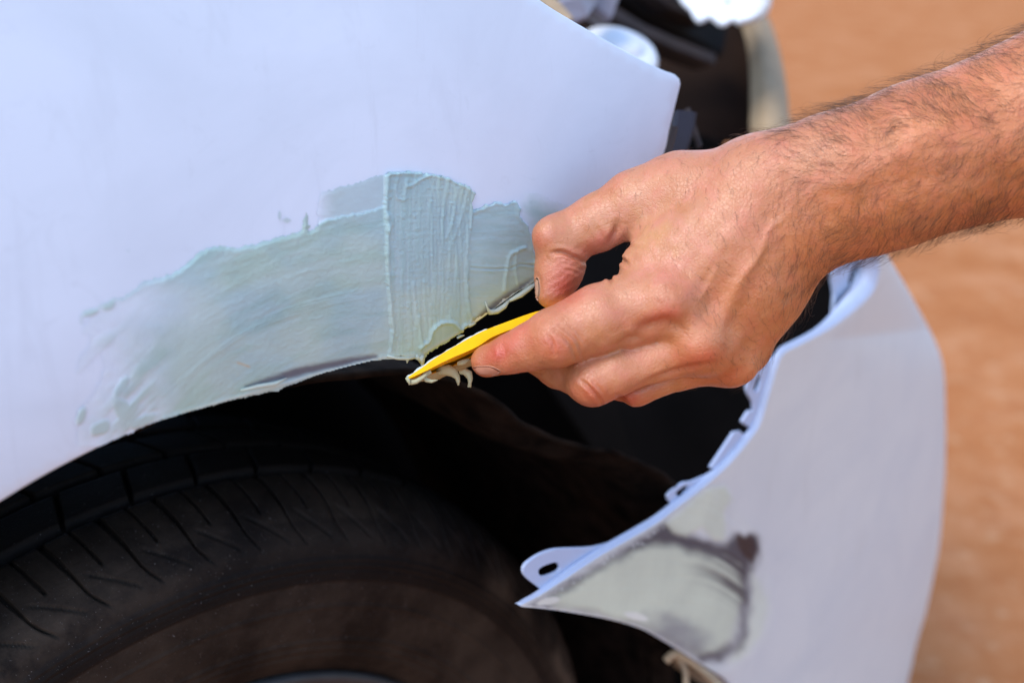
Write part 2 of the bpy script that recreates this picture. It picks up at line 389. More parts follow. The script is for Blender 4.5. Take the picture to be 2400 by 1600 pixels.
# patch C and smear D
hC = .55+.10*nz(60, 5, 3, 41)+peel*.8+.35*np.exp(-((dC-4)/3.5)**2)
d_, t_ = seg_d(gx, gy, [(1100, 626), (1150, 630), (1195, 628), (1215, 618), (1260, 622)]); hC = hC+.3*np.exp(-((d_-3)/3)**2)-.45*np.exp(-(d_/3)**2)
d_, t_ = seg_d(gx, gy, smooth_line([(1180, 680), (1184, 640), (1192, 600), (1210, 586), (1228, 580)], 6)); hC = hC+.7*np.exp(-(d_/4)**2)
d_, t_ = seg_d(gx, gy, smooth_line([(1208, 590), (1206, 630), (1214, 680)], 6)); hC = hC+.55*np.exp(-(d_/3.4)**2)
blend(.85*sst(0, 55, dD)*(1-.4*sst(1300, 1345, gx))+.1*nz(26, 8, 3, 42), .10+.04*nz(40, 6, 2, 43)+.12*np.exp(-((dD-3)/3)**2), dD > 0)
blend(np.clip(.86+.12*nz(50, 10, 3, 44), 0, 1), hC, dC > 0)
# vertical strip B, freshly pulled
pin = fbm(np.stack([gx/5., gy/5.], -1), 2, 57)
bend = gx+.00035*(gy-620)**2*np.sign(1010-gx)*-.25-np.where(gy < 520, .16*(520-gy), 0)*sst(960, 1100, gx)
rid = fbm(np.stack([bend/5.5, gy/130], -1), 3, 51)+.8*fbm(np.stack([bend/2.8, gy/60], -1), 2, 52)
hB = .95+.42*rid*(.35+.9*sst(950, 1090, gx)*sst(760, 520, gy)+.3*sst(600, 780, gy))+peel*1.1
hB = hB+.55*np.exp(-((dB0-5)/3.4)**2)*(np.where(gx < 935, 1.0, .45))*sst(850, 800, gy)
hB = hB+.18*np.exp(-((dB0-3)/3)**2)-.16*sst(.50, .62, pin)+.28*sst(.60, .74, fbm(np.stack([gx/8., gy/11.], -1), 2, 58))
for q, am, w in (([(932, 402), (924, 440), (927, 462), (944, 468), (946, 445), (950, 425)], .4, 3), ([(950, 436), (965, 432), (985, 418), (1005, 412)], .55, 3.5), ([(905, 540), (912, 520), (905, 505)], .8, 7), ([(978, 740), (984, 800)], .6, 3), ([(965, 660), (975, 760)], .4, 3), ([(1092, 445), (1080, 500), (1060, 560)], .35, 3), ([(1070, 440), (1062, 500), (1042, 560)], .35, 3)):
    d_, t_ = seg_d(gx+1.5*nz(8, 8, 2, 60), gy, smooth_line(q, 5)); hB = hB+am*np.exp(-(d_/w)**2)
curl = smooth_line([(982, 812), (988, 806), (1000, 800), (1006, 785), (1014, 768), (1026, 757), (1040, 753), (1052, 753), (1064, 758), (1076, 770), (1090, 762)], 4)
d_, t_ = seg_d(gx+2*nz(7, 7, 2, 61), gy+2*nz(7, 7, 2, 62), curl); hB = hB+1.3*np.exp(-(d_/4.5)**2)
under = inside(gx, gy, [(985, 815), (1003, 800), (1012, 770), (1030, 757), (1055, 757), (1080, 775), (1080, 790), (1000, 850)])
hB = np.where(under, np.minimum(hB, .42+.1*rid)+1.3*np.exp(-(d_/4.5)**2), hB)
blend(np.clip(.90+.10*rid, 0, 1), hB, dB > 0)
dall = np.maximum.reduce([dA, dA2, dB, dC, dD])
# bead hanging along the lip
edge = np.exp(-(lipd/4.0)**2)*(gx > 380)*(gx < 1265); drip = nz(24, 500, 3, 71)
h = h+edge*.35*(dall > 0)
reach = np.where(gx < 960, 3+7*np.maximum(0, drip)+6*np.exp(-((gx-640)/70)**2), 4+8*np.maximum(0, drip))
keep = (dall > 0) & ((lipd > -reach) | ((dB > 0)))
# spots on the wing
spots = np.zeros_like(gx)
for (x, y, rx, ry) in ((655, 505, 5, 14), (300, 588, 3.5, 5), (301, 570, 2.5, 3), (672, 516, 12, 8)):
    spots = np.maximum(spots, sst(1.2, .3, np.hypot((gx-x)/rx, (gy-y)/ry)+.3*nz(6, 6, 2, 80)))
al = np.maximum(al, spots*.55*(~keep)); keep |= spots > .05; h = np.where(spots > .05, np.maximum(h, .06), h)
# colours: filler over white; dark old primer where it is wiped off along the lip
white = np.array([.69, .762, .86]); fil = np.array([.385, .515, .455]); fil2 = np.array([.335, .49, .485])
mixf = sst(-.3, .4, nz(120, 90, 3, 90)+.4*sst(900, 560, gy)-.2)[..., None]
colf = fil*(1-mixf)+fil2*mixf
cream = np.exp(-((gy-770)/70)**2)*sst(1090, 1140, gx)*.6+.35*(gx > 905)*(gx < 1110)*0
colf = colf*(1-cream[..., None])+np.array([.54, .60, .49])*cream[..., None]
al = np.clip(al, 0, 1)
colg = white*(1-al[..., None])+colf*al[..., None]
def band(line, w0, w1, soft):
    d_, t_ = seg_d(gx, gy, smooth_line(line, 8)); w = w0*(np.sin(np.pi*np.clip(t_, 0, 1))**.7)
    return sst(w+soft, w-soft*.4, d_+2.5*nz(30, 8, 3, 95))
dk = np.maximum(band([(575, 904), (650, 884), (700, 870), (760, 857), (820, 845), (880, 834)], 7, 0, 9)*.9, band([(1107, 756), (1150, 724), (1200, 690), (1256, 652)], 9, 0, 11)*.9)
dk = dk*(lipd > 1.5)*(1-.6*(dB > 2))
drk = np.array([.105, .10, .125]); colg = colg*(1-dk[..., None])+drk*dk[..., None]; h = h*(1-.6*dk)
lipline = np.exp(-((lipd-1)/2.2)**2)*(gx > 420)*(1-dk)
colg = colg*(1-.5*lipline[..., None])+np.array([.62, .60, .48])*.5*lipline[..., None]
orange = np.exp(-(seg_d(gx, gy, [(555, 848), (568, 852), (582, 857)])[0]/2.2)**2)[..., None]*.7
colg = colg*(1-orange)+np.array([.55, .36, .16])*orange
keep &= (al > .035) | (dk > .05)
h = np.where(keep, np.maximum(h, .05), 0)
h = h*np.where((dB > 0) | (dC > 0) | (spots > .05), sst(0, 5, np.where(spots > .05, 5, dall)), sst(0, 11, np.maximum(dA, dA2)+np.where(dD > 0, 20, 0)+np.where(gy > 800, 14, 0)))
S = hit(gx, gy, gf); e = 1.0
Sx = hit(gx+e, gy, gf)-S; Sy = hit(gx, gy+e, gf)-S; NN = np.cross(Sx, Sy); NN /= np.linalg.norm(NN, axis=-1)[..., None]
NN *= np.sign((NN*(C0-S)).sum(-1))[..., None]
PF = S+NN*(.0001+h*.001)[..., None]
idx = -np.ones(gx.shape, int); kk = keep[:-1, :-1] & keep[1:, :-1] & keep[:-1, 1:] & keep[1:, 1:]
use = np.zeros_like(keep); use[:-1, :-1] |= kk; use[1:, :-1] |= kk; use[:-1, 1:] |= kk; use[1:, 1:] |= kk
idx[use] = np.arange(use.sum()); ii, jj = np.nonzero(kk)
Ff = np.stack([idx[ii, jj], idx[ii+1, jj], idx[ii+1, jj+1], idx[ii, jj+1]], 1)
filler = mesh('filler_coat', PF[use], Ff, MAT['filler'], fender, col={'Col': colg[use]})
filler['label'] = 'grey green body filler spread over the wing above the wheel arch'

# hanging drips and curls of paste at the wing's lower edge (part of the same coat)
def blob_strip(pts, r, squash=.6):
    return tube(pts, r, 8)
dr = []
def drip_at(lst, rr, dz=-.002):
    P_ = hit(np.array([p[0] for p in lst], float), np.array([p[1] for p in lst], float), gf)-CI*.0012
    dr.append(tube(P_, np.array(rr)*1e-3, 8))
drip_at([(981, 832), (985, 845), (987, 856), (988, 866)], [1.7, 1.1, .6, .15])
drip_at([(970, 832), (978, 838), (984, 850)], [1.2, 1.0, .5])
drip_at([(951, 834), (951, 842), (950, 849)], [.8, .6, .2])
drip_at([(905, 832), (925, 837), (950, 838), (975, 834)], [.6, .8, .9, .8])
drip_at([(1133, 705), (1139, 722), (1144, 730), (1160, 728), (1178, 716), (1190, 701)], [.25, .5, 1.3, 1.3, 1.2, .4])
drip_at([(1190, 703), (1215, 690), (1235, 675), (1252, 662)], [.7, 1.3, 1.2, .6])
drip_at([(560, 912), (600, 903), (640, 897), (668, 884)], [.35, .9, 1.0, .3])
drip_at([(1068, 790), (1076, 786), (1084, 784)], [.5, .6, .2])
drip_at([(1085, 762), (1098, 760), (1110, 755)], [.9, 1.0, .5])
for Vd, Fd in dr:
    mesh('filler_drip', Vd, Fd, MAT['filler'], fender, col={'Col': np.tile([.50, .545, .46], (len(Vd), 1))})

# ---- wheel
wheel = bpy.data.objects.new('wheel', None); link(wheel, carE); wheel.location = (0, 0, WC[2])
def rev(prof, nseg, a0=0, a1=2*math.pi, disp=None, th=None):
    prof = np.array(prof); th = np.linspace(a0, a1, nseg, endpoint=False) if th is None else th; nseg = len(th)
    T, Sg = np.meshgrid(th, np.arange(len(prof)), indexing='ij'); r = prof[Sg, 0]; y = prof[Sg, 1]
    if disp is not None:
        dr_, dy_ = disp(T, Sg, r, y); r = r+dr_; y = y+dy_
    V = cw(r*np.cos(T), y, r*np.sin(T)).reshape(-1, 3); n, m = nseg, len(prof); Fc = []
    for i in range(n):
        for j in range(m-1): a = i*m+j; b = ((i+1) % n)*m+j; Fc.append((a, b, b+1, a+1))
    return V, Fc, T.ravel(), Sg.ravel()
prof0 = smooth_line([(.196, .012), (.203, .001), (.215, -.006), (.235, -.0105), (.262, -.012), (.282, -.008), (.295, .002), (.303, .013), (.3075, .026), (.3105, .045), (.312, .07), (.3125, .082), (.312, .095), (.3105, .12), (.3075, .14), (.303, .152), (.29, .165), (.262, .176), (.235, .174), (.21, .168)], .0012)
sarc = np.concatenate([[0], np.cumsum(np.hypot(*np.diff(prof0, axis=0).T))])
tn = np.gradient(prof0, axis=0); tn /= np.linalg.norm(tn, axis=1)[:, None]; nrm2 = np.stack([tn[:, 1], -tn[:, 0]], 1)
if (nrm2[:, 0]*(prof0[:, 0]-.26)).sum() < 0: nrm2 = -nrm2
YP = prof0[:, 1]; RP = prof0[:, 0]
def tyre_disp(T, Sg, r, y):
    d = np.zeros_like(r)
    for gy_ in (.033, .066, .099, .131): d -= .0065*sst(.0042, .0022, abs(y-gy_))*(r > .295)
    out = (r > .262) & (y < .033)
    sl = (.033-y)*1.0+np.maximum(0, .303-r)*1.0
    ph = T*66/(2*math.pi)+sl*5+450*np.maximum(0, sl-.04)**2
    fr = ph-np.floor(ph); wl = .075*(1-.65*sst(.0, .05, sl))
    longm = np.where(out, 1, 0)*sst(.064, .052, sl)
    d -= .0034*sst(wl, wl*.5, abs(fr-.25))*longm
    d -= .0028*sst(.042, .020, abs(fr-.75))*np.where(out, 1, 0)*sst(.034, .029, sl)
    ph2 = T*66/(2*math.pi)+sl*5+.45+(sl-.034)*26; fr2 = ph2-np.floor(ph2)
    d -= .0014*sst(.05, .02, abs(fr2-.5))*np.where(out, 1, 0)*sst(.032, .036, sl)*sst(.060, .054, sl)
    for lo, hi, k, s_ in ((.036, .064, 54, 9), (.069, .097, 54, -9), (.101, .129, 54, 9)):
        p3 = T*k/(2*math.pi)/1.0+(y-lo)*s_; f3 = p3-np.floor(p3); d -= .005*sst(.045, .022, abs(f3-.5))*((y > lo) & (y < hi) & (r > .295))
    side = (y < .012) & (r < .292)
    for r0, a in ((.270, .0015), (.2735, .0011), (.2665, .0011), (.263, .0008), (.247, .0009), (.226, .0012), (.2205, .0007), (.2155, .0006)): d += a*sst(.0013, .0004, abs(r-r0))*side
    return d*nrm2[Sg, 0], d*nrm2[Sg, 1]
V, Fc, T, Sg = rev(prof0, 0, 0, 0, tyre_disp, np.concatenate([np.radians(np.linspace(18, 152, 2300)), np.radians(np.linspace(153, 377, 160))]))
# keep the hidden lower half coarse is not needed: one ring mesh
rr_, yy_ = RP[Sg], YP[Sg]
dust = np.exp(-((rr_-.285)/.011)**2)*(yy_ < .02)*(.55+.45*np.sin(T*3+1.0))+.22*(rr_ < .262)*(yy_ < .02)+.12*(yy_ > .0)*(yy_ < .033)*(rr_ > .29)
tyre = mesh('tyre', V, Fc, MAT['tyre'], wheel, col={'dust': np.clip(dust, 0, 1)})
V, Fc, T, Sg = rev(smooth_line([(.2005, .006), (.2035, .001), (.2025, -.003), (.198, -.004), (.193, .002), (.188, .012), (.182, .03), (.168, .045), (.12, .05), (.06, .038), (.03, .03), (.002, .03)], .004), 200)
rim = mesh('rim', V, Fc, MAT['rim'], wheel)

# ---- torn wheel-arch liner
ang = np.linspace(math.radians(-35), math.radians(200), 260); yy = np.concatenate([np.linspace(-.084, -.05, 10), np.linspace(-.04, .24, 14)])
Tq, Yq = np.meshgrid(ang, yy, indexing='ij')
wob = .010*fbm(np.stack([Tq*6, Yq*9], -1), 4, 3)+.007*np.exp(-((Tq-.75)/.12)**2)-.010*np.exp(-((Tq-1.02)/.1)**2)
bk = sst(.95, 1.25, Tq); rq = .352+wob*(1-bk)+.012*sst(-.06, -.085, Yq)*(1-bk)+.016*bk
Yw = Yq+(.010*fbm(np.stack([Tq*9, Tq*0], -1), 3, 9))*sst(-.03, -.084, Yq)+.012*np.exp(-((Tq-1.02)/.08)**2)*sst(-.03, -.084, Yq)
Yw = Yw+(.035*bk+.06*sst(.62, .45, Tq))*sst(.0, -.084, Yq)
V = cw(rq*np.cos(Tq), Yw, rq*np.sin(Tq)+ARC*.6).reshape(-1, 3); Fl = grid_faces(*Tq.shape)
liner = mesh('wheel_arch_liner', V, Fl, MAT['liner'], carE)
md = liner.modifiers.new('thick', 'SOLIDIFY'); md.thickness = .003
def px_tube(pts, d, r, n=8):
    p = smooth_line(pts, 8); return tube(un(p[:, 0], p[:, 1], np.full(len(p), d)), r, n)

# ---- inner panels that close the wing and engine bay
def quad_panel(name, pts, mat, t=.004):
    P = np.array(pts, float); n = np.cross(P[1]-P[0], P[2]-P[0]); n /= np.linalg.norm(n); V = np.vstack([P, P+n*t]); m = len(P)
    Fc = [tuple(range(m))[::-1], tuple(range(m, 2*m))]+[(i, (i+1) % m, m+(i+1) % m, m+i) for i in range(m)]
    return V, Fc
def cq(*a): return [cw(*q) for q in a]
V, Fc = join([quad_panel('', cq((-.8, .26, -.25), (.62, .26, -.25), (.62, .26, .30), (-.8, .26, .46)), 0),
              quad_panel('', cq((.36, -.045, -.16), (.60, .03, -.16), (.66, 1.0, -.16), (.36, 1.0, -.16)), 0),
              quad_panel('', cq((.62, .15, -.16), (.70, 1.0, -.16), (.70, 1.0, .44), (.62, .17, .38)), 0),
              quad_panel('', cq((-.8, .26, .46), (.62, .26, .30), (.62, .9, .22), (-.8, .9, .40)), 0)])
inner = mesh('inner_wing_panel', V, Fc, MAT['black'], carE, smooth=False)
mesh('gap_shade_panel', *quad_panel('', [np.asarray(un(*q)).reshape(3) for q in ((1290, 470, .96), (1985, 545, 1.04), (2030, 650, 1.02), (1955, 800, .98), (1850, 1000, .94), (1770, 1180, .90), (1560, 1300, .88), (1290, 900, .92))], 0, .006), MAT['black'], carE, smooth=False)  # added black sheet, stands for the deep shade inside the bumper gap
P = [un(*q) for q in ((1120, -170, 1.22), (1762, -170, 1.24), (1786, 330, 1.16), (1120, 330, 1.15))]
V, Fc = quad_panel('', [np.asarray(p).reshape(3) for p in P], 0); mesh('radiator_support', V, Fc, MAT['brown_dark'], carE, smooth=False)
def pbar(pts, d0, d1, w, t, mat, name):
    p = np.array(pts, float); d = np.linspace(d0, d1, len(p)); C_ = un(p[:, 0], p[:, 1], d)
    T_ = np.gradient(C_, axis=0); T_ /= np.linalg.norm(T_, axis=1)[:, None]; U = UPV-(T_@UPV)[:, None]*T_; U /= np.linalg.norm(U, axis=1)[:, None]; Wv = np.cross(T_, U)
    k = .25; prof = [(-1, -1+k), (-1+k, -1), (1-k, -1), (1, -1+k), (1, 1-k), (1-k, 1), (-1+k, 1), (-1, 1-k)]
    V = np.stack([C_+U*a*w/2+Wv*b*t/2 for a, b in prof], 1).reshape(-1, 3); Fc = grid_faces(len(p), 8, True)+[tuple(range(8))[::-1], tuple((len(p)-1)*8+i for i in range(8))]
    return orient_out(mesh(name, V, Fc, mat, carE, smooth=False))
pbar([(1330, -30), (1400, 32), (1480, 78), (1560, 112), (1648, 146)], .98, 1.08, .011, .03, MAT['strut'], 'cross_bar')
pbar([(1420, -60), (1520, 10), (1600, 55), (1680, 100)], 1.06, 1.14, .03, .02, MAT['dark'], 'headlight_mount')
pbar([(1440, -70), (1560, 18), (1640, 52)], 1.04, 1.10, .008, .02, MAT['strut'], 'headlight_mount')
pbar([(1300, 40), (1345, 20), (1362, -10), (1372, -50)], .90, .93, .020, .02, MAT['grey_bracket'], 'wing_bracket')
pbar([(1375, -40), (1402, 8), (1424, 24)], .94, .95, .026, .02, MAT['grey_bracket'], 'wing_bracket')
pbar([(1255, -10), (1300, 25), (1330, 60)], .86, .86, .010, .02, MAT['tan'], 'wing_bracket')
pbar([(1604, 268), (1600, 300), (1586, 345), (1560, 400)], .70, .70, .012, .02, MAT['blue_dark'], 'wing_bracket')
pbar([(1578, 300), (1568, 340), (1552, 390)], .655, .655, .004, .012, MAT['strut'], 'wing_bracket')
pbar([(1610, 255), (1622, 290), (1640, 345)], .72, .72, .003, .004, MAT['strut'], 'wing_bracket')
# fluid reservoir with its white cap
rc = un(1448, 128, .98); ax = np.array([.22, -.42, .88]); ax /= np.linalg.norm(ax); u1 = np.cross(ax, [0, 0, 1]); u1 /= np.linalg.norm(u1); u2 = np.cross(ax, u1)
def lathe(c, ax, prof, n=48, rip=None):
    a = np.linspace(0, 2*math.pi, n, endpoint=False); V = []
    for k, (r, z) in enumerate(prof):
        r_ = r*(1+(rip(a, z) if rip else 0)); V.append(c+ax*z+(u1*np.cos(a)[:, None]+u2*np.sin(a)[:, None])*np.reshape(r_, (-1, 1))*np.ones((n, 1)))
    return np.vstack(V), grid_faces(len(prof), n, True)+[tuple(range(n))[::-1], tuple((len(prof)-1)*n+i for i in range(n))]
V, Fc = lathe(rc, ax, [(.030, -.10), (.034, -.09), (.035, -.03), (.031, -.018), (.026, -.014)])
res = orient_out(mesh('fluid_reservoir', V, Fc, MAT['bottle'], carE))
V, Fc = lathe(rc, ax, [(.0305, -.016), (.032, -.014), (.032, .002), (.030, .006), (.020, .0085), (.018, .0085), (.017, .013), (.012, .015), (.003, .0155)], 96, lambda a, z: .02*np.sign(np.sin(a*24))*(z < .003))
V2, F2 = pbar_ = tube(np.array([rc+ax*.011+u1*.016, rc+ax*.012+u1*.027]), .005, 10)
cap = orient_out(mesh('cap', *join([(V, Fc), (V2, F2)]), MAT['cap'], res))

# ================================================================== BUMPER COVER
bumpE = empty('bumper_cover', np.array([*cw(.45, .1, -WC[2])[:2], 0]), 'loose white bumper skin with slotted edge tabs and a filler patch on its pointed corner', 'bumper')
def gb(X, Z): return -.104+.10*np.maximum(0, X-.14)+.9*np.maximum(0, .20-Z)**2*0
L1 = smooth_line([(1830, 1720), (1712, 1602), (1674, 1574), (1616, 1537), (1559, 1502), (1502, 1472), (1425, 1450), (1330, 1433), (1270, 1425), (1222, 1421)], 12)
L2 = smooth_line([(1219, 1418), (1265, 1394), (1330, 1352), (1406, 1302), (1483, 1258), (1540, 1224), (1590, 1186), (1655, 1136), (1712, 1084), (1760, 1026), (1783, 990), (1803, 925), (1822, 860), (1832, 834), (1842, 824), (1886, 802), (1957, 762), (2020, 712), (2049, 678), (2060, 640), (2060, 607), (2048, 560), (2020, 500)], 10)
Lp = np.vstack([L1, L2]); nL1 = len(L1); nrow = len(Lp)
Sc = smooth_line([(2080, 1760), (2127, 1600), (2148, 1510), (2173, 1421), (2200, 1287), (2211, 1172), (2216, 1077), (2216, 960), (2211, 860), (2192, 800), (2160, 738), (2122, 668), (2083, 603), (2050, 545), (2026, 500)], 10)
sl = np.concatenate([[0], np.cumsum(np.hypot(*np.diff(Sc, axis=0).T))]); sl /= sl[-1]
lp = np.concatenate([[0], np.cumsum(np.hypot(*np.diff(Lp, axis=0).T))])
# row targets: arch edge -> lower silhouette, tip in the middle, lip -> top
key_l = [0, lp[nL1-1], lp[nL1+int(.62*len(L2))], lp[-1]]; key_s = [0, .22, .70, 1.0]
su = np.interp(lp, key_l, key_s); kz = 41; su = np.convolve(np.pad(su, kz//2, mode='reflect', reflect_type='odd'), np.ones(kz)/kz, 'valid'); su = np.convolve(np.pad(su, kz//2, mode='reflect', reflect_type='odd'), np.ones(kz)/kz, 'valid'); Sp = np.stack([np.interp(su, sl, Sc[:, 0]), np.interp(su, sl, Sc[:, 1])], 1)
Rr = .085
u = np.concatenate([np.linspace(0, .6, 34), .6+.4*np.sin(np.linspace(0, math.pi/2, 24))[1:]])
PX = Lp[:, None, 0]+(Sp-Lp)[:, None, 0]*u[None]; PY = Lp[:, None, 1]+(Sp-Lp)[:, None, 1]*u[None]
base_P = hit(PX, PY, gb, .7); dep = (base_P-C0)@FWD
wpx = np.hypot(PX-Sp[:, None, 0], PY-Sp[:, None, 1])
Rpx = np.minimum(Rr*F/np.maximum(dep[:, -1:], .5), .9*wpx[:, :1]+1); q = np.clip(1-wpx/Rpx, 0, 1); reff = Rpx*dep[:, -1:]/F
dep = dep+reff*(1-np.sqrt(np.maximum(1-q*q, 0)))
# a soft swage line along the upper part
dep = dep+.004*sst(30, -30, PY-(.00045*(PX-1900)**2*0+ 905+.55*(PX-2100)))*0
BP = un(PX, PY, dep)
vw = rays(Sp[:, 0], Sp[:, 1]); vw = vw/np.linalg.norm(vw, axis=1)[:, None]
tl = np.gradient(BP[:, -1], axis=0); nn = np.cross(vw, tl); nn /= np.linalg.norm(nn, axis=1)[:, None]; nn *= np.sign(nn@RT)[:, None]
wr = []
for a in np.radians([12, 26, 40, 54]): wr.append(BP[:, -1]+vw*(reff*math.sin(a))-nn*(reff*(1-math.cos(a))))
ex = wr[-1]; dirn = wr[-1]-wr[-2]; dirn /= np.linalg.norm(dirn, axis=1)[:, None]
wr.append(ex+dirn*.012)
ALL = np.concatenate([BP]+[w[:, None] for w in wr], 1); nr, nc = ALL.shape[:2]
Vb = ALL.reshape(-1, 3); Fb = grid_faces(nr, nc)
Nb = vnorm(Vb, Fb)
if (Nb.reshape(nr, nc, 3)[:, 5]*(C0-ALL[:, 5])).sum() < 0: Nb = -Nb; Fb = [f[::-1] for f in Fb]
Nb = Nb.reshape(nr, nc, 3)
# upper front section curling round to the grille
fl_ = smooth_line([(1752, 20), (1765, 55), (1780, 104), (1788, 167), (1790, 253), (1792, 320), (1830, 430), (1900, 520), (1985, 610)], 12); fr_ = smooth_line([(1782, -10), (1793, 27), (1813, 74), (1834, 149), (1846, 223), (1856, 300), (1900, 390), (1960, 450), (2040, 530)], 12)
k_ = np.linspace(0, 1, 40); fl_ = np.stack([np.interp(k_, np.linspace(0, 1, len(fl_)), fl_[:, i]) for i in (0, 1)], 1); fr_ = np.stack([np.interp(k_, np.linspace(0, 1, len(fr_)), fr_[:, i]) for i in (0, 1)], 1)
us = np.linspace(0, 1, 10); dd = np.linspace(1.16, .93, 40)
FX = fl_[:, None, 0]+(fr_-fl_)[:, None, 0]*us; FY = fl_[:, None, 1]+(fr_-fl_)[:, None, 1]*us
FD = dd[:, None]+.05*(1-np.sqrt(1-us**2*.98))[None]+.0*us; FP = un(FX, FY, FD)
back = FP[:, -1:]+(np.array([.02, .10, -.01])*1.0)[None, None]+0*FP[:, -1:]; lipi = FP[:, :1]+np.array([-.006, .03, -.004])
FA = np.concatenate([lipi, FP, back], 1)
Vu, Fu = FA.reshape(-1, 3), grid_faces(FA.shape[0], FA.shape[1])
# lip flange: rolled edge + inward flange along L2, and short return along the arch edge
P = BP[:, 0]; Nn = Nb[:, 0]; tdir = np.gradient(P, axis=0); tdir /= np.linalg.norm(tdir, axis=1)[:, None]
inside_dir = np.cross(tdir, Nn); inside_dir /= np.linalg.norm(inside_dir, axis=1)[:, None]
if (inside_dir*(BP[:, 6]-P)).sum() > 0: inside_dir = -inside_dir
arch_m = np.arange(nrow) < nL1
fw = np.where(arch_m, .000, 1.0); fw = fw*sst(4, 16, np.arange(nrow)-nL1+1.0)
wide = .0030+.0055*sst(1900, 2060, Lp[:, 0]); wide = wide*np.clip(fw, .05, 1)
F1 = P+inside_dir*(wide*.35)[:, None]-Nn*(.0010+0*wide)[:, None]; bk_ = (.0012+.0024*sst(1900, 2050, Lp[:, 0]))[:, None]; F2_ = P+inside_dir*wide[:, None]-Nn*bk_; F3 = P+inside_dir*(wide*1.1)[:, None]-Nn*bk_*2; F4 = P+inside_dir*(wide*.9)[:, None]-Nn*bk_*3
arcN = np.where(arch_m[:, None], CI*.0012, 0)*sst(0, 10, nL1-1.0-np.arange(nrow))[:, None]
FLG = np.stack([P, F1+arcN*.2, F2_+arcN, F3+arcN*2, F4+arcN*3], 1)
Vf, Ffl = FLG.reshape(-1, 3), grid_faces(nrow, 5)
mesh('front_section', Vu, Fu, MAT['front'], bumpE)
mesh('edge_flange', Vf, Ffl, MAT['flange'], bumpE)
Vall, Fall = Vb, Fb
bump = mesh('bumper_skin', Vall, Fall, MAT['bumper'], bumpE)
def flat_patch(poly, holes, d_of, t, mat, name, parent, step=14):
    """a flat cut-out plate with slots; photo outline, real distance and thickness"""
    outer = np.array(poly, float); pts = [Vector(p) for p in outer]; ed = [(i, (i+1) % len(outer)) for i in range(len(outer))]; hs = []
    for hl in holes:
        n0 = len(pts); pts += [Vector(p) for p in hl]; ed += [(n0+i, n0+(i+1) % len(hl)) for i in range(len(hl))]; hs.append((n0, len(hl)))
    V2_, E_, F_, ov, _, _ = delaunay_2d_cdt(pts, ed, [], 1, 1e-5)
    v = np.array([(a.x, a.y) for a in V2_]); keepf = []
    for f in F_:
        c = v[list(f)].mean(0)
        if not any(inside(c[0], c[1], [tuple(q) for q in hl]) for hl in holes): keepf.append(tuple(f))
    P_ = un(v[:, 0], v[:, 1], d_of(v[:, 0], v[:, 1])); n_ = vnorm(P_, keepf)
    if (n_*(C0-P_)).sum() < 0: keepf = [f[::-1] for f in keepf]; n_ = -n_
    nav = n_.mean(0); nav /= np.linalg.norm(nav); m = len(P_); VV = np.vstack([P_, P_-nav*t]); FF = keepf+[tuple(i+m for i in f[::-1]) for f in keepf]
    cnt = {}
    for f in keepf:
        for i in range(len(f)): cnt[(f[i], f[(i+1) % len(f)])] = 1
    for (a, b) in list(cnt):
        if (b, a) not in cnt: FF.append((a, a+m, b+m, b))
    o = mesh(name, VV, FF, mat, parent, smooth=False)
    bv = o.modifiers.new('edge', 'BEVEL'); bv.width = min(.0006, t*.3); bv.segments = 2; bv.limit_method = 'ANGLE'; bv.angle_limit = math.radians(50)
    return o
def bd_depth(off):
    def f(x, y):
        P_ = hit(x, y, gb, .7); return (P_-C0)@FWD+off
    return f
# fixing ear with a hole at the pointed corner
def slot(cx, cy, a, b, an, n=22):
    t = np.linspace(0, 2*math.pi, n, endpoint=False); c, s = math.cos(an), math.sin(an); X = a*np.sign(np.cos(t))*abs(np.cos(t))**.7; Y = b*np.sign(np.sin(t))*abs(np.sin(t))**.7
    return [(cx+x*c-y*s, cy+x*s+y*c) for x, y in zip(X, Y)]
ear = smooth_line([(1268, 1380), (1236, 1355), (1227, 1340), (1232, 1322), (1262, 1300), (1296, 1287), (1330, 1284), (1390, 1281), (1440, 1268), (1475, 1250)], 8)
ear = np.vstack([ear, [(1480, 1256), (1406, 1304), (1330, 1354), (1290, 1380)]])
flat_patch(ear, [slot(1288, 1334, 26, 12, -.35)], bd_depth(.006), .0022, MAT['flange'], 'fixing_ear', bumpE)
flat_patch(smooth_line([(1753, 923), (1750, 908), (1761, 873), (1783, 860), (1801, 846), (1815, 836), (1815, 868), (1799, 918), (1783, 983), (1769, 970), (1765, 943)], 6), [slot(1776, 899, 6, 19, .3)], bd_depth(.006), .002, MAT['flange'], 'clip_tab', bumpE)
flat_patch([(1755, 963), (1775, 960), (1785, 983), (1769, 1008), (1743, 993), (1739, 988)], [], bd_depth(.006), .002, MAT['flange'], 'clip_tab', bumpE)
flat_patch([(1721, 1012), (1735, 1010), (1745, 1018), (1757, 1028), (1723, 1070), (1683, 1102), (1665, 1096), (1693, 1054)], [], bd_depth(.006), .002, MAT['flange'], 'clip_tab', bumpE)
flat_patch(smooth_line([(1568, 1172), (1566, 1160), (1585, 1142), (1606, 1130), (1622, 1128), (1660, 1112), (1690, 1094), (1668, 1124), (1600, 1172), (1580, 1186)], 6), [slot(1600, 1150, 17, 7, -.62)], bd_depth(.006), .002, MAT['flange'], 'clip_tab', bumpE)
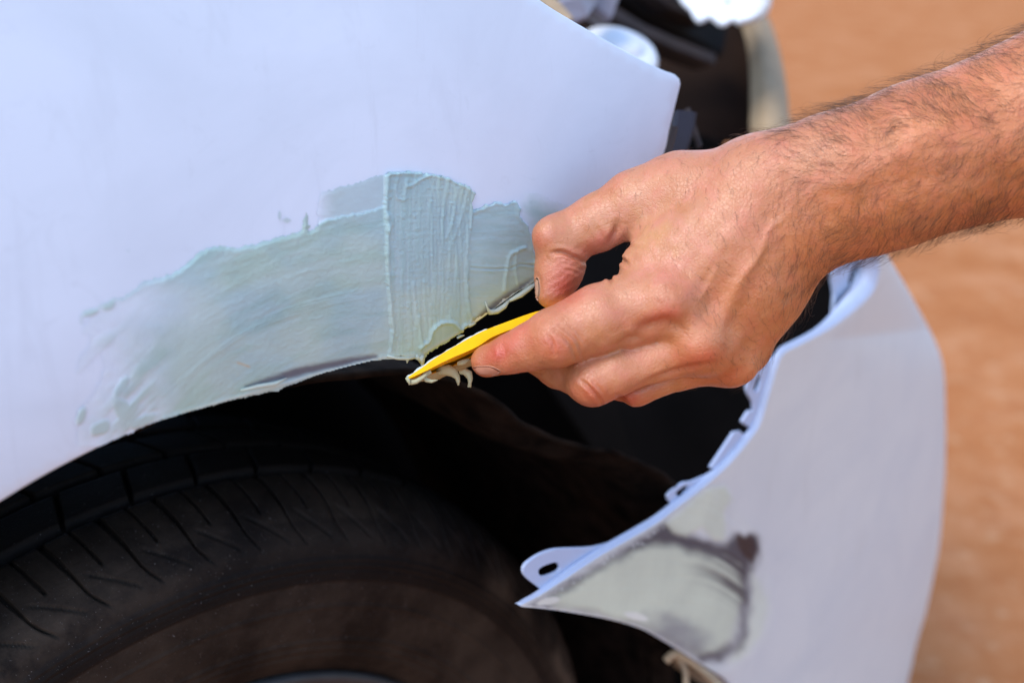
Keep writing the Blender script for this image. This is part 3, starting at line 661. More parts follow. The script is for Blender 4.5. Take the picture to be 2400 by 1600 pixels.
# white upper mounting plate over the headlight opening
mp = [(1540, -110), (1592, -10), (1599, 2), (1617, 18), (1631, 42), (1641, 48), (1655, 42), (1664, 36), (1676, 45), (1688, 54), (1700, 55), (1718, 43), (1730, 49), (1736, 49), (1765, 39), (1783, 24), (1791, 6), (1786, -40), (1760, -110)]
flat_patch(smooth_line(mp, 8), [slot(1706, 4, 9, 5, 0)], lambda x, y: 1.02+.0004*(40-y), .004, MAT['cap'], 'mounting_plate', bumpE)
V, Fc = px_tube([(1728, 44), (1750, 42), (1776, 32), (1792, 8), (1790, -60)], 1.03, .006); mesh('mounting_lip', V, Fc, MAT['bumper'], bumpE)
# fold inside the upper lip, seen past the wrist
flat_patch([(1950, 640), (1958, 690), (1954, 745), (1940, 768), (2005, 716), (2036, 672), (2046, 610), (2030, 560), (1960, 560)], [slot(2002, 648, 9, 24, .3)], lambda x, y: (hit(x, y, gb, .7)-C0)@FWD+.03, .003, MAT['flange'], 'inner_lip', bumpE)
V, Fc = px_tube([(1560, 1548), (1585, 1530), (1620, 1548), (1660, 1580), (1720, 1640)], .80, .0028); mesh('arch_trim', V, Fc, MAT['tan'], bumpE)
V, Fc = px_tube([(1590, 1535), (1606, 1570), (1608, 1640)], .815, .0022); mesh('arch_trim', V, Fc, MAT['tan'], bumpE)

# filler patch on the bumper corner
bpoly = [(1224, 1419), (1265, 1396), (1330, 1355), (1406, 1305), (1483, 1262), (1540, 1228), (1592, 1190), (1650, 1142), (1700, 1128), (1720, 1150), (1735, 1200), (1745, 1215), (1790, 1250), (1800, 1330), (1815, 1420), (1805, 1500), (1740, 1560), (1700, 1585), (1672, 1572), (1616, 1535), (1559, 1500), (1502, 1470), (1425, 1448), (1330, 1431), (1270, 1423)]
st = 3.2
gx, gy = np.meshgrid(np.arange(1218, 1830, st), np.arange(1120, 1600, st)); 
nz = lambda sx, sy, o=3, s=0: fbm(np.stack([gx/sx, gy/sy], -1), o, s)
d0 = sdp(gx, gy, bpoly); wx = gx+7*nz(26, 26, 3, 101); wy = gy+7*nz(26, 26, 3, 102)
core = [(1270, 1404), (1420, 1318), (1480, 1282), (1530, 1266), (1580, 1272), (1640, 1290), (1700, 1300), (1735, 1320), (1745, 1370), (1738, 1440), (1722, 1500), (1690, 1530), (1650, 1536), (1600, 1522), (1540, 1490), (1470, 1462), (1400, 1444), (1300, 1428)]
dc = sdp(wx, wy, core)
upper = [(1555, 1222), (1600, 1185), (1655, 1142), (1700, 1132), (1718, 1160), (1700, 1200), (1705, 1240), (1700, 1268), (1672, 1270), (1640, 1240), (1610, 1262), (1570, 1252)]
du = sdp(wx, wy, upper)
halo = [(1745, 1300), (1790, 1350), (1812, 1420), (1800, 1490), (1740, 1555), (1690, 1560), (1700, 1530), (1735, 1480), (1750, 1400)]
dh = sdp(wx, wy, halo)
slate = np.array([.036, .033, .048]); fb = np.array([.56, .58, .455]); wht = np.array([.605, .60, .575]); dkc = np.array([.035, .022, .024])
dark_reg = [(1224, 1419), (1330, 1352), (1483, 1258), (1560, 1215), (1600, 1240), (1650, 1258), (1700, 1262), (1715, 1248), (1770, 1250), (1780, 1290), (1760, 1330), (1756, 1400), (1745, 1460), (1725, 1520), (1680, 1552), (1640, 1552), (1600, 1530), (1500, 1470), (1330, 1432)]
dd_ = sdp(wx, wy, dark_reg)
c = np.ones(gx.shape+(3,))*wht
def lay(c, col, a): a = np.clip(a, 0, 1)[..., None]; return c*(1-a)+np.asarray(col)*a
c = lay(c, fb*1.05, sst(0, 22, dh)*.6)
c = lay(c, slate, sst(-8, 26, dd_+10*nz(60, 40, 3, 120))*.93*(1-.75*sst(1400, 1470, gy)*sst(1690, 1600, gx)*(gx > 0)*0-.7*sst(1390, 1460, gy)*sst(1650, 1720, gx)*sst(1530, 1490, gy)))
c = lay(c, fb, sst(-4, 14, du)*(.85-.25*sst(.0, .5, nz(30, 90, 3, 111))))
arc = np.hypot(gx-1560, (gy-1560)*1.15); arc = gy-.0030*np.maximum(0, gx-1600)**2; strk = fbm(np.stack([arc/7.5, gx/420], -1), 3, 112)
wear = sst(1570, 1735, gx+25*nz(60, 60, 3, 116))*sst(1395, 1300, arc+14*nz(50, 50, 3, 117))
thin = sst(1560, 1750, gx+(1400-gy)*.55)                                # thinner towards the upper right, streaked by the spreader
core_a = sst(-8, 24, dc)*(1-np.clip(wear*(.30+1.0*sst(-.25, .35, strk)), 0, .96))
c = lay(c, fb, core_a)
c = lay(c, dkc, sst(1650, 1740, gx)*wear*sst(.05, .45, strk)*sst(0, 26, dd_)*.85)
c = lay(c, dkc, sst(-4, 10, sdp(wx, wy, [(1722, 1252), (1735, 1243), (1746, 1252), (1760, 1244), (1776, 1258), (1780, 1285), (1768, 1310), (1758, 1322), (1740, 1300), (1728, 1280)])))
c = lay(c, slate, sst(24, 0, seg_d(wx, wy, [(1775, 1260), (1772, 1300), (1752, 1340), (1752, 1400), (1742, 1470), (1730, 1510), (1690, 1545), (1650, 1540)])[0])*np.clip(.45+.6*nz(26, 60, 3, 121), 0, .8))
cs, sn = math.cos(.42), math.sin(.42); U = (gx-1590)*cs+(gy-1482)*sn; Wd = -(gx-1590)*sn+(gy-1482)*cs; bl = np.hypot(U/95, Wd/38); c = lay(c, slate*3.4, sst(1.35, .2, bl+.35*nz(34, 24, 3, 113))*.6)
for x, y, rx, ry, an in ((1283, 1408, 30, 9, -.22), (1488, 1442, 30, 9, .25)):
    cs, sn = math.cos(an), math.sin(an); U = (gx-x)*cs+(gy-y)*sn; Wd = -(gx-x)*sn+(gy-y)*cs; c = lay(c, (.66, .65, .58), sst(1.15, .75, np.hypot(U/rx, Wd/ry)+.12*nz(12, 12, 2, 115)))
fleck = (nz(7, 7, 2, 118) > .52)*sst(22, 8, seg_d(gx, gy, [(1250, 1400), (1406, 1312), (1540, 1240)])[0]); c = lay(c, (.6, .62, .6), fleck*.7)
c = lay(c, wht, sst(14, 0, d0)*(gx > 1690))
keep = d0 > 0
PB = hit(gx, gy, gb, .7); hgt = .0002+.0004*core_a+.0003*sst(0, 12, du)+.00008*strk
# seat the patch on the built skin
bv = BVHTree.FromPolygons([Vector(v) for v in Vb], [tuple(f) for f in Fb])
pts = []
for (x, y) in zip(gx[keep], gy[keep]):
    r = rays(x, y); r = r/np.linalg.norm(r); lo, no, fi, di = bv.ray_cast(Vector(C0), Vector(r)); pts.append(lo if lo is not None else (np.nan,)*3)
PB[keep] = np.array(pts); ok = ~np.isnan(PB).any(-1)
PB = PB-CI*(hgt)[..., None]*1.2
keep = keep & ok; kk = keep[:-1, :-1] & keep[1:, :-1] & keep[:-1, 1:] & keep[1:, 1:]; idx = -np.ones(gx.shape, int); idx[keep] = np.arange(keep.sum()); ii, jj = np.nonzero(kk)
Ff = np.stack([idx[ii, jj], idx[ii+1, jj], idx[ii+1, jj+1], idx[ii, jj+1]], 1)
bf = mesh('filler_coat', PB[keep], Ff, MAT['filler'], bump, col={'Col': c[keep]}); bf['label'] = 'grey filler and dark primer smeared on the bumper corner'

# ================================================================== HAND AND FOREARM (one continuous body)
HD = .53; PXM = F/HD                                         # pixels per metre at the hand
vox = .00112
bx0, bx1, by0, by1, bz0, bz1 = -.026, .345, -.178, .036, .465, .605
ax_ = [np.arange(a, b, vox, dtype=np.float32) for a, b in ((bx0, bx1), (by0, by1), (bz0, bz1))]
shape = tuple(len(a) for a in ax_)
BIG = .04
def cpt(px, py, dz): d = HD+dz; return np.array([(px-1200)/F*d, (py-800)/F*d, d])
def box_of(lo, hi, pad):
    s = []
    for k, (a, o_) in enumerate(zip(ax_, (bx0, by0, bz0))):
        i0 = max(0, int((lo[k]-pad-o_)/vox)); i1 = min(len(a), int((hi[k]+pad-o_)/vox)+2); s.append(slice(i0, max(i0, i1)))
    return tuple(s)
def rcone(a, b, r1, r2, s):
    X, Y, Z = ax_[0][s[0]][:, None, None]-a[0], ax_[1][s[1]][None, :, None]-a[1], ax_[2][s[2]][None, None, :]-a[2]
    ba = b-a; l2 = ba@ba; rr = r1-r2; a2 = l2-rr*rr; il2 = 1/l2
    y = X*ba[0]+Y*ba[1]+Z*ba[2]; z = y-l2
    x2 = (X*X+Y*Y+Z*Z)*l2*l2-2*y*y*l2+y*y*l2; x2 = np.maximum(x2, 0)     # |p*l2 - ba*y|^2
    y2 = y*y*l2; z2 = z*z*l2
    k = np.sign(rr)*rr*rr*x2
    d3 = (np.sqrt(x2*a2*il2)+y*rr)*il2-r1
    d2 = np.sqrt(x2+y2)*il2-r1; d1 = np.sqrt(x2+z2)*il2-r2
    return np.where(np.sign(y)*a2*y2 < k, d2, np.where(np.sign(z)*a2*z2 > k, d1, d3)).astype(np.float32)
def smin(a, b, k): h_ = np.maximum(k-abs(a-b), 0)/k; return np.minimum(a, b)-h_*h_*k*.25
def chain(Dm, pts, k):
    for (p, q) in zip(pts[:-1], pts[1:]):
        a, b = cpt(*p[:3]), cpt(*q[:3]); r1, r2 = p[3]/PXM, q[3]/PXM; m = max(r1, r2)
        s = box_of(np.minimum(a, b)-m, np.maximum(a, b)+m, .014)
        Dm[s] = smin(Dm[s], rcone(a, b, r1, r2, s), k)
D = np.full(shape, BIG, np.float32)
# forearm and wrist
chain(D, [(2960, 45, .016, 164), (2640, 150, .012, 158), (2547, 182, .008, 152), (2146, 347, .002, 138), (1960, 402, .0, 124), (1775, 440, .004, 116)], .012)
chain(D, [(2960, 190, .020, 164), (2640, 288, .016, 158), (2453, 335, .012, 152), (2040, 447, .006, 132), (1880, 530, .006, 112)], .014)
chain(D, [(2960, 118, .010, 180), (2460, 280, .004, 175), (2100, 400, .002, 140), (1850, 480, .006, 118)], .012)
# metacarpals
chain(D, [(1790, 440, .006, 108), (1690, 560, .002, 98), (1578, 706, .000, 86)], .012)
chain(D, [(1815, 480, .006, 105), (1730, 640, .004, 88), (1650, 800, .006, 76)], .012)
chain(D, [(1840, 520, .008, 100), (1780, 680, .012, 80), (1708, 836, .020, 64)], .012)
chain(D, [(1850, 555, .012, 98), (1796, 672, .020, 76), (1744, 806, .030, 60)], .012)
chain(D, [(1720, 500, .008, 98), (1600, 580, .010, 92), (1543, 640, .008, 92)], .012)
chain(D, [(1700, 560, .030, 100), (1640, 720, .034, 80)], .014)                      # palm side
# fingers as their own field, so they stay apart
G = np.full(shape, BIG, np.float32)
def finger(pts, kin, kout):
    T_ = np.full(shape, BIG, np.float32); chain(T_, pts, kin); 
    s = box_of(np.min([cpt(*p[:3])-p[3]/PXM for p in pts], 0), np.max([cpt(*p[:3])+p[3]/PXM for p in pts], 0), .014)
    G[s] = smin(G[s], T_[s], kout)
finger([(1575, 712, .002, 86), (1480, 728, -.002, 84), (1400, 748, -.005, 79), (1300, 790, -.006, 67), (1240, 813, -.003, 54), (1195, 829, .000, 45), (1142, 846, .005, 39)], .0025, .0012)
finger([(1648, 802, .006, 74), (1540, 838, .003, 56), (1440, 870, .002, 58), (1388, 888, .005, 59), (1306, 864, .022, 45), (1246, 834, .036, 38)], .003, .0012)
finger([(1704, 838, .022, 64), (1600, 866, .018, 46), (1490, 908, .018, 43), (1410, 890, .040, 40), (1330, 860, .055, 38)], .003, .0012)
finger([(1744, 818, .030, 58), (1660, 842, .042, 46), (1560, 868, .052, 42), (1470, 870, .066, 36)], .006, .0012)
D = smin(D, G, .0060)
# thumb: its root melts into the hand, the free part stays apart
G[:] = BIG
chain(D, [(1745, 452, .012, 88), (1600, 455, .018, 90), (1500, 474, .022, 78)], .011)
chain(G, [(1560, 460, .020, 84), (1482, 480, .022, 76), (1400, 522, .024, 67), (1322, 560, .025, 64)], .004)
chain(G, [(1320, 562, .025, 62), (1311, 632, .024, 57), (1296, 684, .022, 44)], .004)
D = smin(D, G, .0040)
# joint bumps: small spheres under the skin
def bumpball(px, py, dz, r, k):
    a = cpt(px, py, dz); b = a+np.array([1e-4, 0, 0]); s = box_of(a-r/PXM, a+r/PXM, .014); D[s] = smin(D[s], rcone(a, b, r/PXM, r/PXM, s), k)
bumpball(1562, 704, -.013, 50, .010); bumpball(1640, 802, -.007, 48, .010); bumpball(1304, 800, -.010, 44, .008); bumpball(1284, 553, .018, 34, .008); bumpball(1388, 896, .0, 46, .006); bumpball(1722, 850, .014, 38, .010)
# surface nets
def surface_nets(D):
    S_ = D < 0; n = np.array(D.shape)-1
    cs = [D[i:i+n[0], j:j+n[1], k:k+n[2]] for i in (0, 1) for j in (0, 1) for k in (0, 1)]
    ins = sum((c_ < 0).astype(np.int8) for c_ in cs); act = (ins > 0) & (ins < 8)
    I = np.stack(np.nonzero(act), 1); cv = np.stack([c_[act] for c_ in cs], 1); offs = np.array([(i, j, k) for i in (0, 1) for j in (0, 1) for k in (0, 1)], float)
    acc = np.zeros((len(I), 3)); cnt = np.zeros(len(I))
    for a in range(8):
        for b in range(a+1, 8):
            if abs(offs[a]-offs[b]).sum() == 1:
                m = (cv[:, a] < 0) != (cv[:, b] < 0); t = np.where(m, cv[:, a]/np.where(m, cv[:, a]-cv[:, b], 1), 0)
                acc += np.where(m[:, None], offs[a]+(offs[b]-offs[a])*t[:, None], 0); cnt += m
    P_ = I+acc/cnt[:, None]; id_ = -np.ones(act.shape, np.int64); id_[act] = np.arange(len(I)); quads = []
    for ax in range(3):
        a, b = (ax+1) % 3, (ax+2) % 3
        lo = [slice(1, -1)]*3; lo[ax] = slice(0, -1); hi = list(lo); hi[ax] = slice(1, None)
        s0, s1 = S_[tuple(lo)], S_[tuple(hi)]; e_ = np.stack(np.nonzero(s0 != s1), 1)
        base = e_.copy(); base[:, a] += 1; base[:, b] += 1; fl_ = s0[tuple(e_.T)]
        def g_(da, db): q = base.copy(); q[:, a] -= da; q[:, b] -= db; return id_[tuple(q.T)]
        Q = np.stack([g_(1, 1), g_(0, 1), g_(0, 0), g_(1, 0)], 1); Q[~fl_] = Q[~fl_][:, ::-1]; quads.append(Q)
    return P_, np.vstack(quads)
Pv, Q = surface_nets(D); Q = Q[(Q >= 0).all(1)]
Pc = Pv*vox+np.array([bx0, by0, bz0]); Pw = C0+Pc[:, :1]*RT-Pc[:, 1:2]*UPV+Pc[:, 2:]*FWD
# light smoothing, then one subdivision so creases can be carved
E_ = np.vstack([Q[:, [0, 1]], Q[:, [1, 2]], Q[:, [2, 3]], Q[:, [3, 0]]])
deg = np.bincount(E_.ravel(), minlength=len(Pw))[:, None]
for lam in (.5, -.45, .5, -.45, .4):
    acc = np.zeros_like(Pw); np.add.at(acc, E_[:, 0], Pw[E_[:, 1]]); np.add.at(acc, E_[:, 1], Pw[E_[:, 0]]); Pw = Pw+lam*(acc/deg-Pw)
person = empty('person', Pw[Pw[:, 0] > .2].mean(0), 'bare hairy left hand and forearm gripping the yellow spreader in front of the car', 'person')
tmp = mesh('tmp', Pw, Q, MAT['skin']); sm = tmp.modifiers.new('s', 'SUBSURF'); sm.levels = 1; sm.render_levels = 1
bpy.context.view_layer.update(); dg = bpy.context.evaluated_depsgraph_get(); me = bpy.data.meshes.new_from_object(tmp.evaluated_get(dg))
nv = len(me.vertices); co = np.empty(nv*3); me.vertices.foreach_get('co', co); co = co.reshape(-1, 3); no = np.empty(nv*3); me.vertices.foreach_get('normal', no); no = no.reshape(-1, 3)
FQ = np.array([tuple(p.vertices) for p in me.polygons]); bpy.data.objects.remove(tmp)
if ((co-co.mean(0))*no).sum() < 0: no = -no; FQ = FQ[:, ::-1]
hx, hy, hz = proj(co); view = (C0-co); view /= np.linalg.norm(view, axis=1)[:, None]; front = sst(-.25, .1, (no*view).sum(1))
disp = np.zeros(nv)
def line(pts, depth, w, ridge=.35):
    d_, t_ = seg_d(hx, hy, smooth_line(pts, 5)); e = np.sin(np.pi*np.clip(t_, .03, .97))**.5
    return (-depth*np.exp(-(d_/w)**2)+ridge*depth*np.exp(-((d_-w*2.2)/(w*1.3))**2))*e*front
mm = .001
for pts, dep_, w in (
    ([(1296, 592), (1320, 592), (1345, 603), (1372, 614)], 1.5*mm, 5), ([(1310, 604), (1335, 612), (1362, 624)], .5*mm, 3.5), ([(1316, 616), (1340, 622), (1364, 634)], .4*mm, 3.5), ([(1318, 630), (1342, 636), (1362, 644)], .3*mm, 3.5),
    ([(1431, 570), (1436, 556), (1444, 540), (1446, 524)], 1.1*mm, 7), ([(1420, 560), (1405, 545), (1390, 522)], .25*mm, 6), ([(1438, 585), (1470, 576), (1500, 580)], .6*mm, 5),
    ([(1440, 609), (1458, 610), (1470, 619)], 1.3*mm, 5), ([(1418, 643), (1428, 650), (1434, 660)], 1.1*mm, 5),
    ([(1296, 772), (1322, 790), (1340, 812), (1350, 842)], .6*mm, 4.5), ([(1312, 764), (1338, 784), (1356, 806), (1366, 838)], .55*mm, 4.5), ([(1332, 762), (1354, 782), (1370, 806)], .4*mm, 4), ([(1284, 785), (1296, 805), (1300, 832)], .45*mm, 4),
    ([(1362, 892), (1380, 906), (1398, 926), (1410, 944)], 1.0*mm, 4.5), ([(1380, 888), (1400, 905), (1418, 930)], .4*mm, 4), ([(1448, 930), (1462, 940), (1474, 950)], .7*mm, 5),
    ([(1252, 640), (1264, 652), (1266, 690)], .3*mm, 4), ([(1175, 800), (1182, 830), (1176, 865)], .5*mm, 7), ([(1166, 806), (1172, 830), (1168, 860)], .3*mm, 5),
    ([(1436, 820), (1460, 806), (1480, 796), (1510, 800)], 1.0*mm, 9)):
    disp += line(pts, dep_*1.35, w)
# valleys between knuckles, tendons and veins
disp += line([(1600, 775), (1570, 762), (1530, 766), (1480, 790)], 2.8*mm, 18, 0)+line([(1690, 850), (1607, 864), (1539, 886), (1450, 930)], 1.3*mm, 8, 0)+line([(1640, 760), (1690, 690), (1740, 590)], .8*mm, 22, 0)+line([(1700, 810), (1740, 720), (1790, 620)], .8*mm, 20, 0)
disp -= line([(1590, 700), (1680, 590), (1780, 480)], .8*mm, 20, 0)+line([(1664, 790), (1730, 670), (1800, 560)], .8*mm, 18, 0)+line([(1722, 676), (1745, 640), (1778, 598), (1803, 540), (1850, 500)], .6*mm, 9, 0)+line([(1640, 700), (1665, 660), (1690, 610)], .5*mm, 9, 0)+line([(2010, 420), (2150, 330), (2280, 260)], 1.2*mm, 34, 0)
disp -= line([(1800, 560), (1870, 470), (1980, 420)], .35*mm, 14, 0)
disp += line([(1460, 560), (1560, 490), (1660, 440)], 1.4*mm, 34, 0)+line([(1960, 500), (2120, 430), (2400, 380)], 1.0*mm, 40, 0)
disp += .00035*fbm(co*70, 3, 5)+.00022*fbm(co*240, 2, 6)*front
fine = np.sin((hx*.55+hy*.85)/2.6+2*fbm(np.stack([hx/20, hy/20], -1), 2, 8))
disp += .00006*fine*sst(95, 40, np.hypot(hx-1325, hy-650))*front
co = co+no*disp[:, None]
# skin tint: red over knuckles and finger ends, forearm more orange to the right and lower down
tint = np.ones((nv, 3)); tint = tint*np.array([1.02, 1.0, 1.0])
def red(px, py, rx, ry, an, a):
    global tint
    c_, s_ = math.cos(an), math.sin(an); U = (hx-px)*c_+(hy-py)*s_; Wd = -(hx-px)*s_+(hy-py)*c_
    k = (a*np.exp(-(U/rx)**2-(Wd/ry)**2)*(.75+.5*fbm(co*120, 3, 21)))[:, None]; tint = tint*(1-k*np.array([.02, .74, .66]))
for q in ((1545, 748, 60, 22, -.25, .75), (1640, 840, 55, 22, -.3, .65), (1302, 810, 38, 30, .3, .55), (1325, 670, 45, 55, 0, .75), (1180, 825, 70, 34, -.4, .75), (1390, 925, 45, 30, 0, .6), (1400, 575, 60, 28, -.5, .55), (1480, 935, 45, 20, 0, .6), (1720, 880, 50, 25, -.4, .4), (1262, 560, 16, 22, 0, .25), (1200, 770, 60, 24, -.4, .6), (1560, 650, 80, 60, 0, .15)): red(*q)
tan = (sst(1650, 2150, hx+.6*(hy-400))*.9)[:, None]; tint = tint*(1-tan*np.array([-.06, .10, .36]))  # shift of the forearm tint towards orange, to the right and lower down
sky_sheen = np.exp(-((hx-1500)/170)**2-((hy-560)/110)**2)[:, None]; tint = tint*(1+sky_sheen*np.array([.10, .34, .62]))  # sky reflection on the back of the hand, painted into the tint
mott = fbm(co*160, 4, 31)[:, None]; tint = tint*(1+mott*np.array([.07, .17, .20]))
hand = mesh('arm', co, FQ, MAT['skin'], person, col={'tint': np.clip(tint, 0, 1.4)})
hbv = BVHTree.FromPolygons([Vector(v) for v in co], [tuple(int(i) for i in f) for f in FQ])
# fingernails
def nail(poly, mat, lift=.00022, th=.0005):
    v, f, b = cdt_patch(smooth_line(poly, 3, True), 4); P_ = []
    for x, y in v:
        r = rays(x, y); r = r/np.linalg.norm(r); lo, n_, fi, di = hbv.ray_cast(Vector(C0), Vector(r))
        if lo is None: lo, n_, fi, di = hbv.find_nearest(Vector(un(x, y, HD+.02)))
        if di is not None and (lo-Vector(C0)).length > .60: lo, n_, fi, di = hbv.find_nearest(Vector(un(x, y, HD+.02)))
        P_.append(np.array(lo)-r*lift)
    P_ = np.array(P_); V_, F_ = slab(P_, f, b, th, .0003); return mesh('fingernail', V_, F_, mat, hand)
nail([(1256, 652), (1262, 655), (1264, 688), (1254, 713), (1243, 716), (1247, 690), (1252, 668)], MAT['nail'])
nail([(1105, 862), (1119, 859), (1145, 858), (1163, 864), (1173, 872), (1158, 880), (1143, 884), (1124, 882), (1110, 875)], MAT['nail_pink'])

# body hair
tri = np.vstack([FQ[:, [0, 1, 2]], FQ[:, [0, 2, 3]]]); A_ = co[tri]; nrmt = np.cross(A_[:, 1]-A_[:, 0], A_[:, 2]-A_[:, 0]); area = np.linalg.norm(nrmt, axis=1)/2; nrmt /= 2*area[:, None]+1e-15
cx_, cy_ = hx[tri].mean(1), hy[tri].mean(1); fac = (nrmt*(C0-A_.mean(1))).sum(1)/np.linalg.norm(C0-A_.mean(1), axis=1)
armc = sst(1500, 1640, cx_)*(.22+1.0*sst(1720, 2020, cx_+.25*(430-cy_))+.5*sst(1760, 1900, cx_)*sst(560, 640, cy_))
armc = armc*(1-.6*np.exp(-((cx_-1560)/90)**2-((cy_-720)/80)**2))*(fac > -.35)
armc = armc*(.35+.9*np.clip(.5+.9*fbm(np.stack([cx_/70, cy_/50], -1), 3, 41), 0, 1.3))
armc = np.maximum(armc, .05*(cx_ > 1380)*(fac > -.1)*sst(720, 560, cy_)); armc = np.where((cx_ > 1560) & (cx_ < 1700) & (cy_ > 850), np.maximum(armc, .12), armc)
armc = armc*(.45+.55*sst(-.25, .45, fac)); pw = area*armc; pw /= pw.sum(); NH = 7600
ti = rng.choice(len(tri), NH, p=pw); r1, r2 = rng.random(NH), rng.random(NH); s1 = np.sqrt(r1)
root = (1-s1)[:, None]*A_[ti, 0]+(s1*(1-r2))[:, None]*A_[ti, 1]+(s1*r2)[:, None]*A_[ti, 2]; nr_ = nrmt[ti]; rx_, ry_ = cx_[ti], cy_[ti]
# flow: on the back of the hand down and right, on the forearm across and towards the wrist at the top
angf = np.radians(62)+.35*fbm(np.stack([rx_/160, ry_/110], -1), 2, 42)+rng.normal(0, .2, NH)
vv = np.clip((ry_-(322-.373*(rx_-1740)))/((646-.293*(rx_-1908))-(322-.373*(rx_-1740))), 0, 1)
wa = sst(1700, 1930, rx_); ang_arm = np.radians(212-104*sst(.0, .95, vv))+.9*fbm(np.stack([rx_/95, ry_/70], -1), 2, 44)+rng.normal(0, .22, NH)
angf = angf*(1-wa)+ang_arm*wa
fx = np.cos(angf)[:, None]*RT-np.sin(angf)[:, None]*UPV; fx = fx-(fx*nr_).sum(1)[:, None]*nr_; fx /= np.linalg.norm(fx, axis=1)[:, None]+1e-9
bt = np.cross(nr_, fx); on_arm = sst(1640, 1950, rx_)
ln = (.0045+.0068*on_arm)*rng.uniform(.55, 1.35, NH); lift = rng.uniform(.25, .6, NH)+.25*sst(.3, -.1, fac[ti]); curl = 1.5*fbm(np.stack([rx_/60, ry_/60], -1), 2, 45)+rng.normal(0, .55, NH)*(.4+.6*on_arm)
K = 6; tt = np.linspace(0, 1, K); P_ = []
for t in tt:
    a = curl*t; dirx = fx*np.cos(a)[:, None]+bt*np.sin(a)[:, None]
    P_.append(root+(dirx*t+nr_*(lift*t*(1-.62*t))[:, None])*ln[:, None])
P_ = np.stack(P_, 1); rad = .00005*(1-.65*tt)[None, :, None]*rng.uniform(.7, 1.25, NH)[:, None, None]
Tn = np.gradient(P_, axis=1); Tn /= np.linalg.norm(Tn, axis=2)[..., None]+1e-12; U_ = np.cross(Tn, np.array([.31, -.2, .93])); U_ /= np.linalg.norm(U_, axis=2)[..., None]+1e-12; W_ = np.cross(Tn, U_)
VH = np.stack([P_+rad*(U_*math.cos(a)+W_*math.sin(a)) for a in (0, 2.0944, 4.18879)], 2)      # NH,K,3,3
b0 = (np.arange(NH)*K*3)[:, None, None]; kk_ = (np.arange(K-1)*3)[None, :, None]; j = np.arange(3)[None, None]; j2 = (j+1) % 3
FH = np.stack([b0+kk_+j, b0+kk_+j2, b0+kk_+3+j2, b0+kk_+3+j], -1).reshape(-1, 4)
hair = mesh('arm_hair', VH.reshape(-1, 3), FH, MAT['hair'], hand); hair['kind'] = 'stuff'

# ================================================================== SPREADER
tipc = un(960, 886, .535)
spr = empty('putty_spreader', un(1120, 800, .545), 'bendy yellow plastic spreader pinched in the fingers, its edge loaded with filler', 'putty spreader')
up_ = smooth_line([(955, 884), (989, 861), (1015, 842), (1053, 818), (1119, 781), (1165, 762), (1242, 734), (1290, 721), (1345, 705)], 5)
lo_ = smooth_line([(957, 888), (990, 873), (1015, 861), (1053, 842), (1117, 814), (1155, 790), (1219, 764), (1246, 750), (1300, 735), (1350, 722)], 5)
k_ = np.linspace(0, 1, 70); up_ = np.stack([np.interp(k_, np.linspace(0, 1, len(up_)), up_[:, i]) for i in (0, 1)], 1); lo_ = np.stack([np.interp(k_, np.linspace(0, 1, len(lo_)), lo_[:, i]) for i in (0, 1)], 1)
dn = np.interp(k_, [0, .35, .7, 1], [.533, .536, .542, .545])
UPe = un(up_[:, 0], up_[:, 1], dn); LOe = un(lo_[:, 0], lo_[:, 1], dn)
away = np.array([-.004, .050, -.029])[None]*(.25+.75*np.clip(k_/.3, 0, 1))[:, None]
rows = [UPe+away*1.0+UPV*.000, UPe+away*.5, UPe+away*.03, UPe*.97+LOe*.03-FWD*.0004, LOe*.97+UPe*.03-FWD*.0004, LOe+away*.03, LOe*.55+UPe*.45+away*.5, LOe*.25+UPe*.75+away*1.0]
V = np.stack(rows, 1).reshape(-1, 3); Fc = grid_faces(70, 8, True)+[tuple(range(8))[::-1], tuple(69*8+i for i in range(8))]
blade = orient_out(mesh('blade', V, Fc, MAT['yellow'], spr, smooth=False))
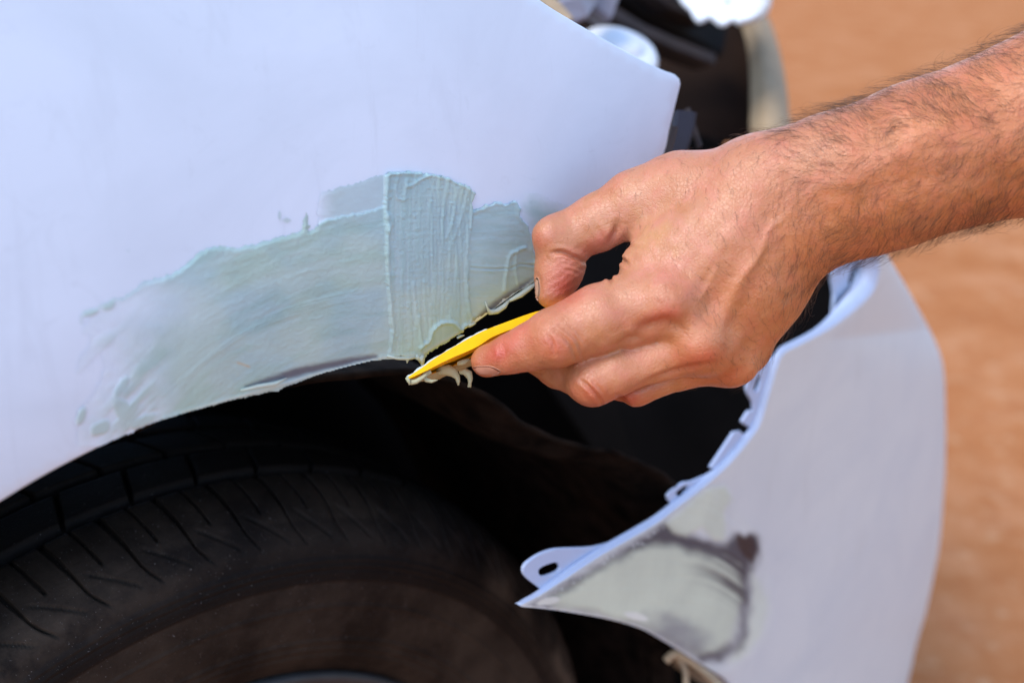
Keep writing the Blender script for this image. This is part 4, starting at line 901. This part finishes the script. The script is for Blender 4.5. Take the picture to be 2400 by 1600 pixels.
# paste on the blade: smear on the top edge, ragged skin below, hanging curls
ps = []
t = k_; P = UPe+UPV*.0000+away*.06; rag = .0004+.0007*np.clip(.45+fbm(np.stack([t*26, t*0], -1), 3, 61), 0, 1.4); rag = rag*np.where(t < .52, 1, np.where(abs(t-.56) < .02, .8, .02))+1e-5
ps.append(tube(P[:42], rag[:42], 8)); ps.append(tube((UPe+away*.30+UPV*.0002)[:38], (rag*1.1)[:38], 8))
a0 = np.linspace(0, .55, 50); LOi = np.stack([np.interp(a0, k_, LOe[:, i]) for i in range(3)], 1)
hang = np.clip(.5+.9*fbm(np.stack([a0*22, a0*0], -1), 3, 63), .05, 1.5)
aw2 = np.array([-.004, .050, -.029])[None]*(.25+.75*np.clip(a0/.3, 0, 1))[:, None]; r0 = LOi+aw2*.42-UPV*.0006; r1_ = LOi+aw2*.62-UPV*(.0006+.0008*hang)[:, None]; r2_ = LOi+aw2*.72-UPV*(.0008+.0022*hang*sst(.0, .2, a0))[:, None]; r3_ = LOi+aw2*.86-UPV*(.0005)
V = np.stack([r0, r1_, r2_, r3_], 1).reshape(-1, 3); ps.append((V, grid_faces(50, 4)))
def pc(pts, d, rr): p = np.array(pts, float); C_ = un(p[:, 0], p[:, 1], np.full(len(p), d)); return tube(C_, np.array(rr)*mm, 10)
ps.append(pc([(953, 884), (958, 892), (960, 902)], .533, [.8, .8, .15]))
ps.append(pc([(956, 890), (965, 895), (975, 893), (990, 884), (1000, 876)], .535, [1.0, 1.3, 1.2, .9, .5]))
ps.append(pc([(990, 882), (1000, 890), (1012, 893), (1026, 890)], .538, [1.2, 1.1, .8, .2]))
ps.append(pc([(1010, 870), (996, 878), (985, 886)], .538, [.9, 1.2, .8]))
ps.append(pc([(1024, 874), (1036, 868), (1050, 867), (1063, 873), (1072, 884), (1074, 894), (1074, 903)], .556, [1.0, 2.2, 2.6, 2.2, 1.3, .9, .3]))
ps.append(pc([(1076, 872), (1088, 870), (1098, 876), (1102, 888), (1101, 898), (1100, 907)], .556, [.8, 1.6, 1.9, 1.2, .8, .9]))
ps.append(pc([(1072, 852), (1088, 848), (1100, 842)], .546, [.9, 1.3, .6]))
Vp, Fp = join(ps)
cp = np.tile([.45, .435, .265], (len(Vp), 1))*(1+.05*fbm(Vp*300, 2, 5)[:, None])
cp[:(42+38)*8] = (.55, .60, .57)
paste = mesh('filler_paste', Vp, Fp, MAT['filler'], spr, col={'Col': cp})

scn.cycles.use_denoising = True
scn.cycles.max_bounces = 8; scn.cycles.diffuse_bounces = 4
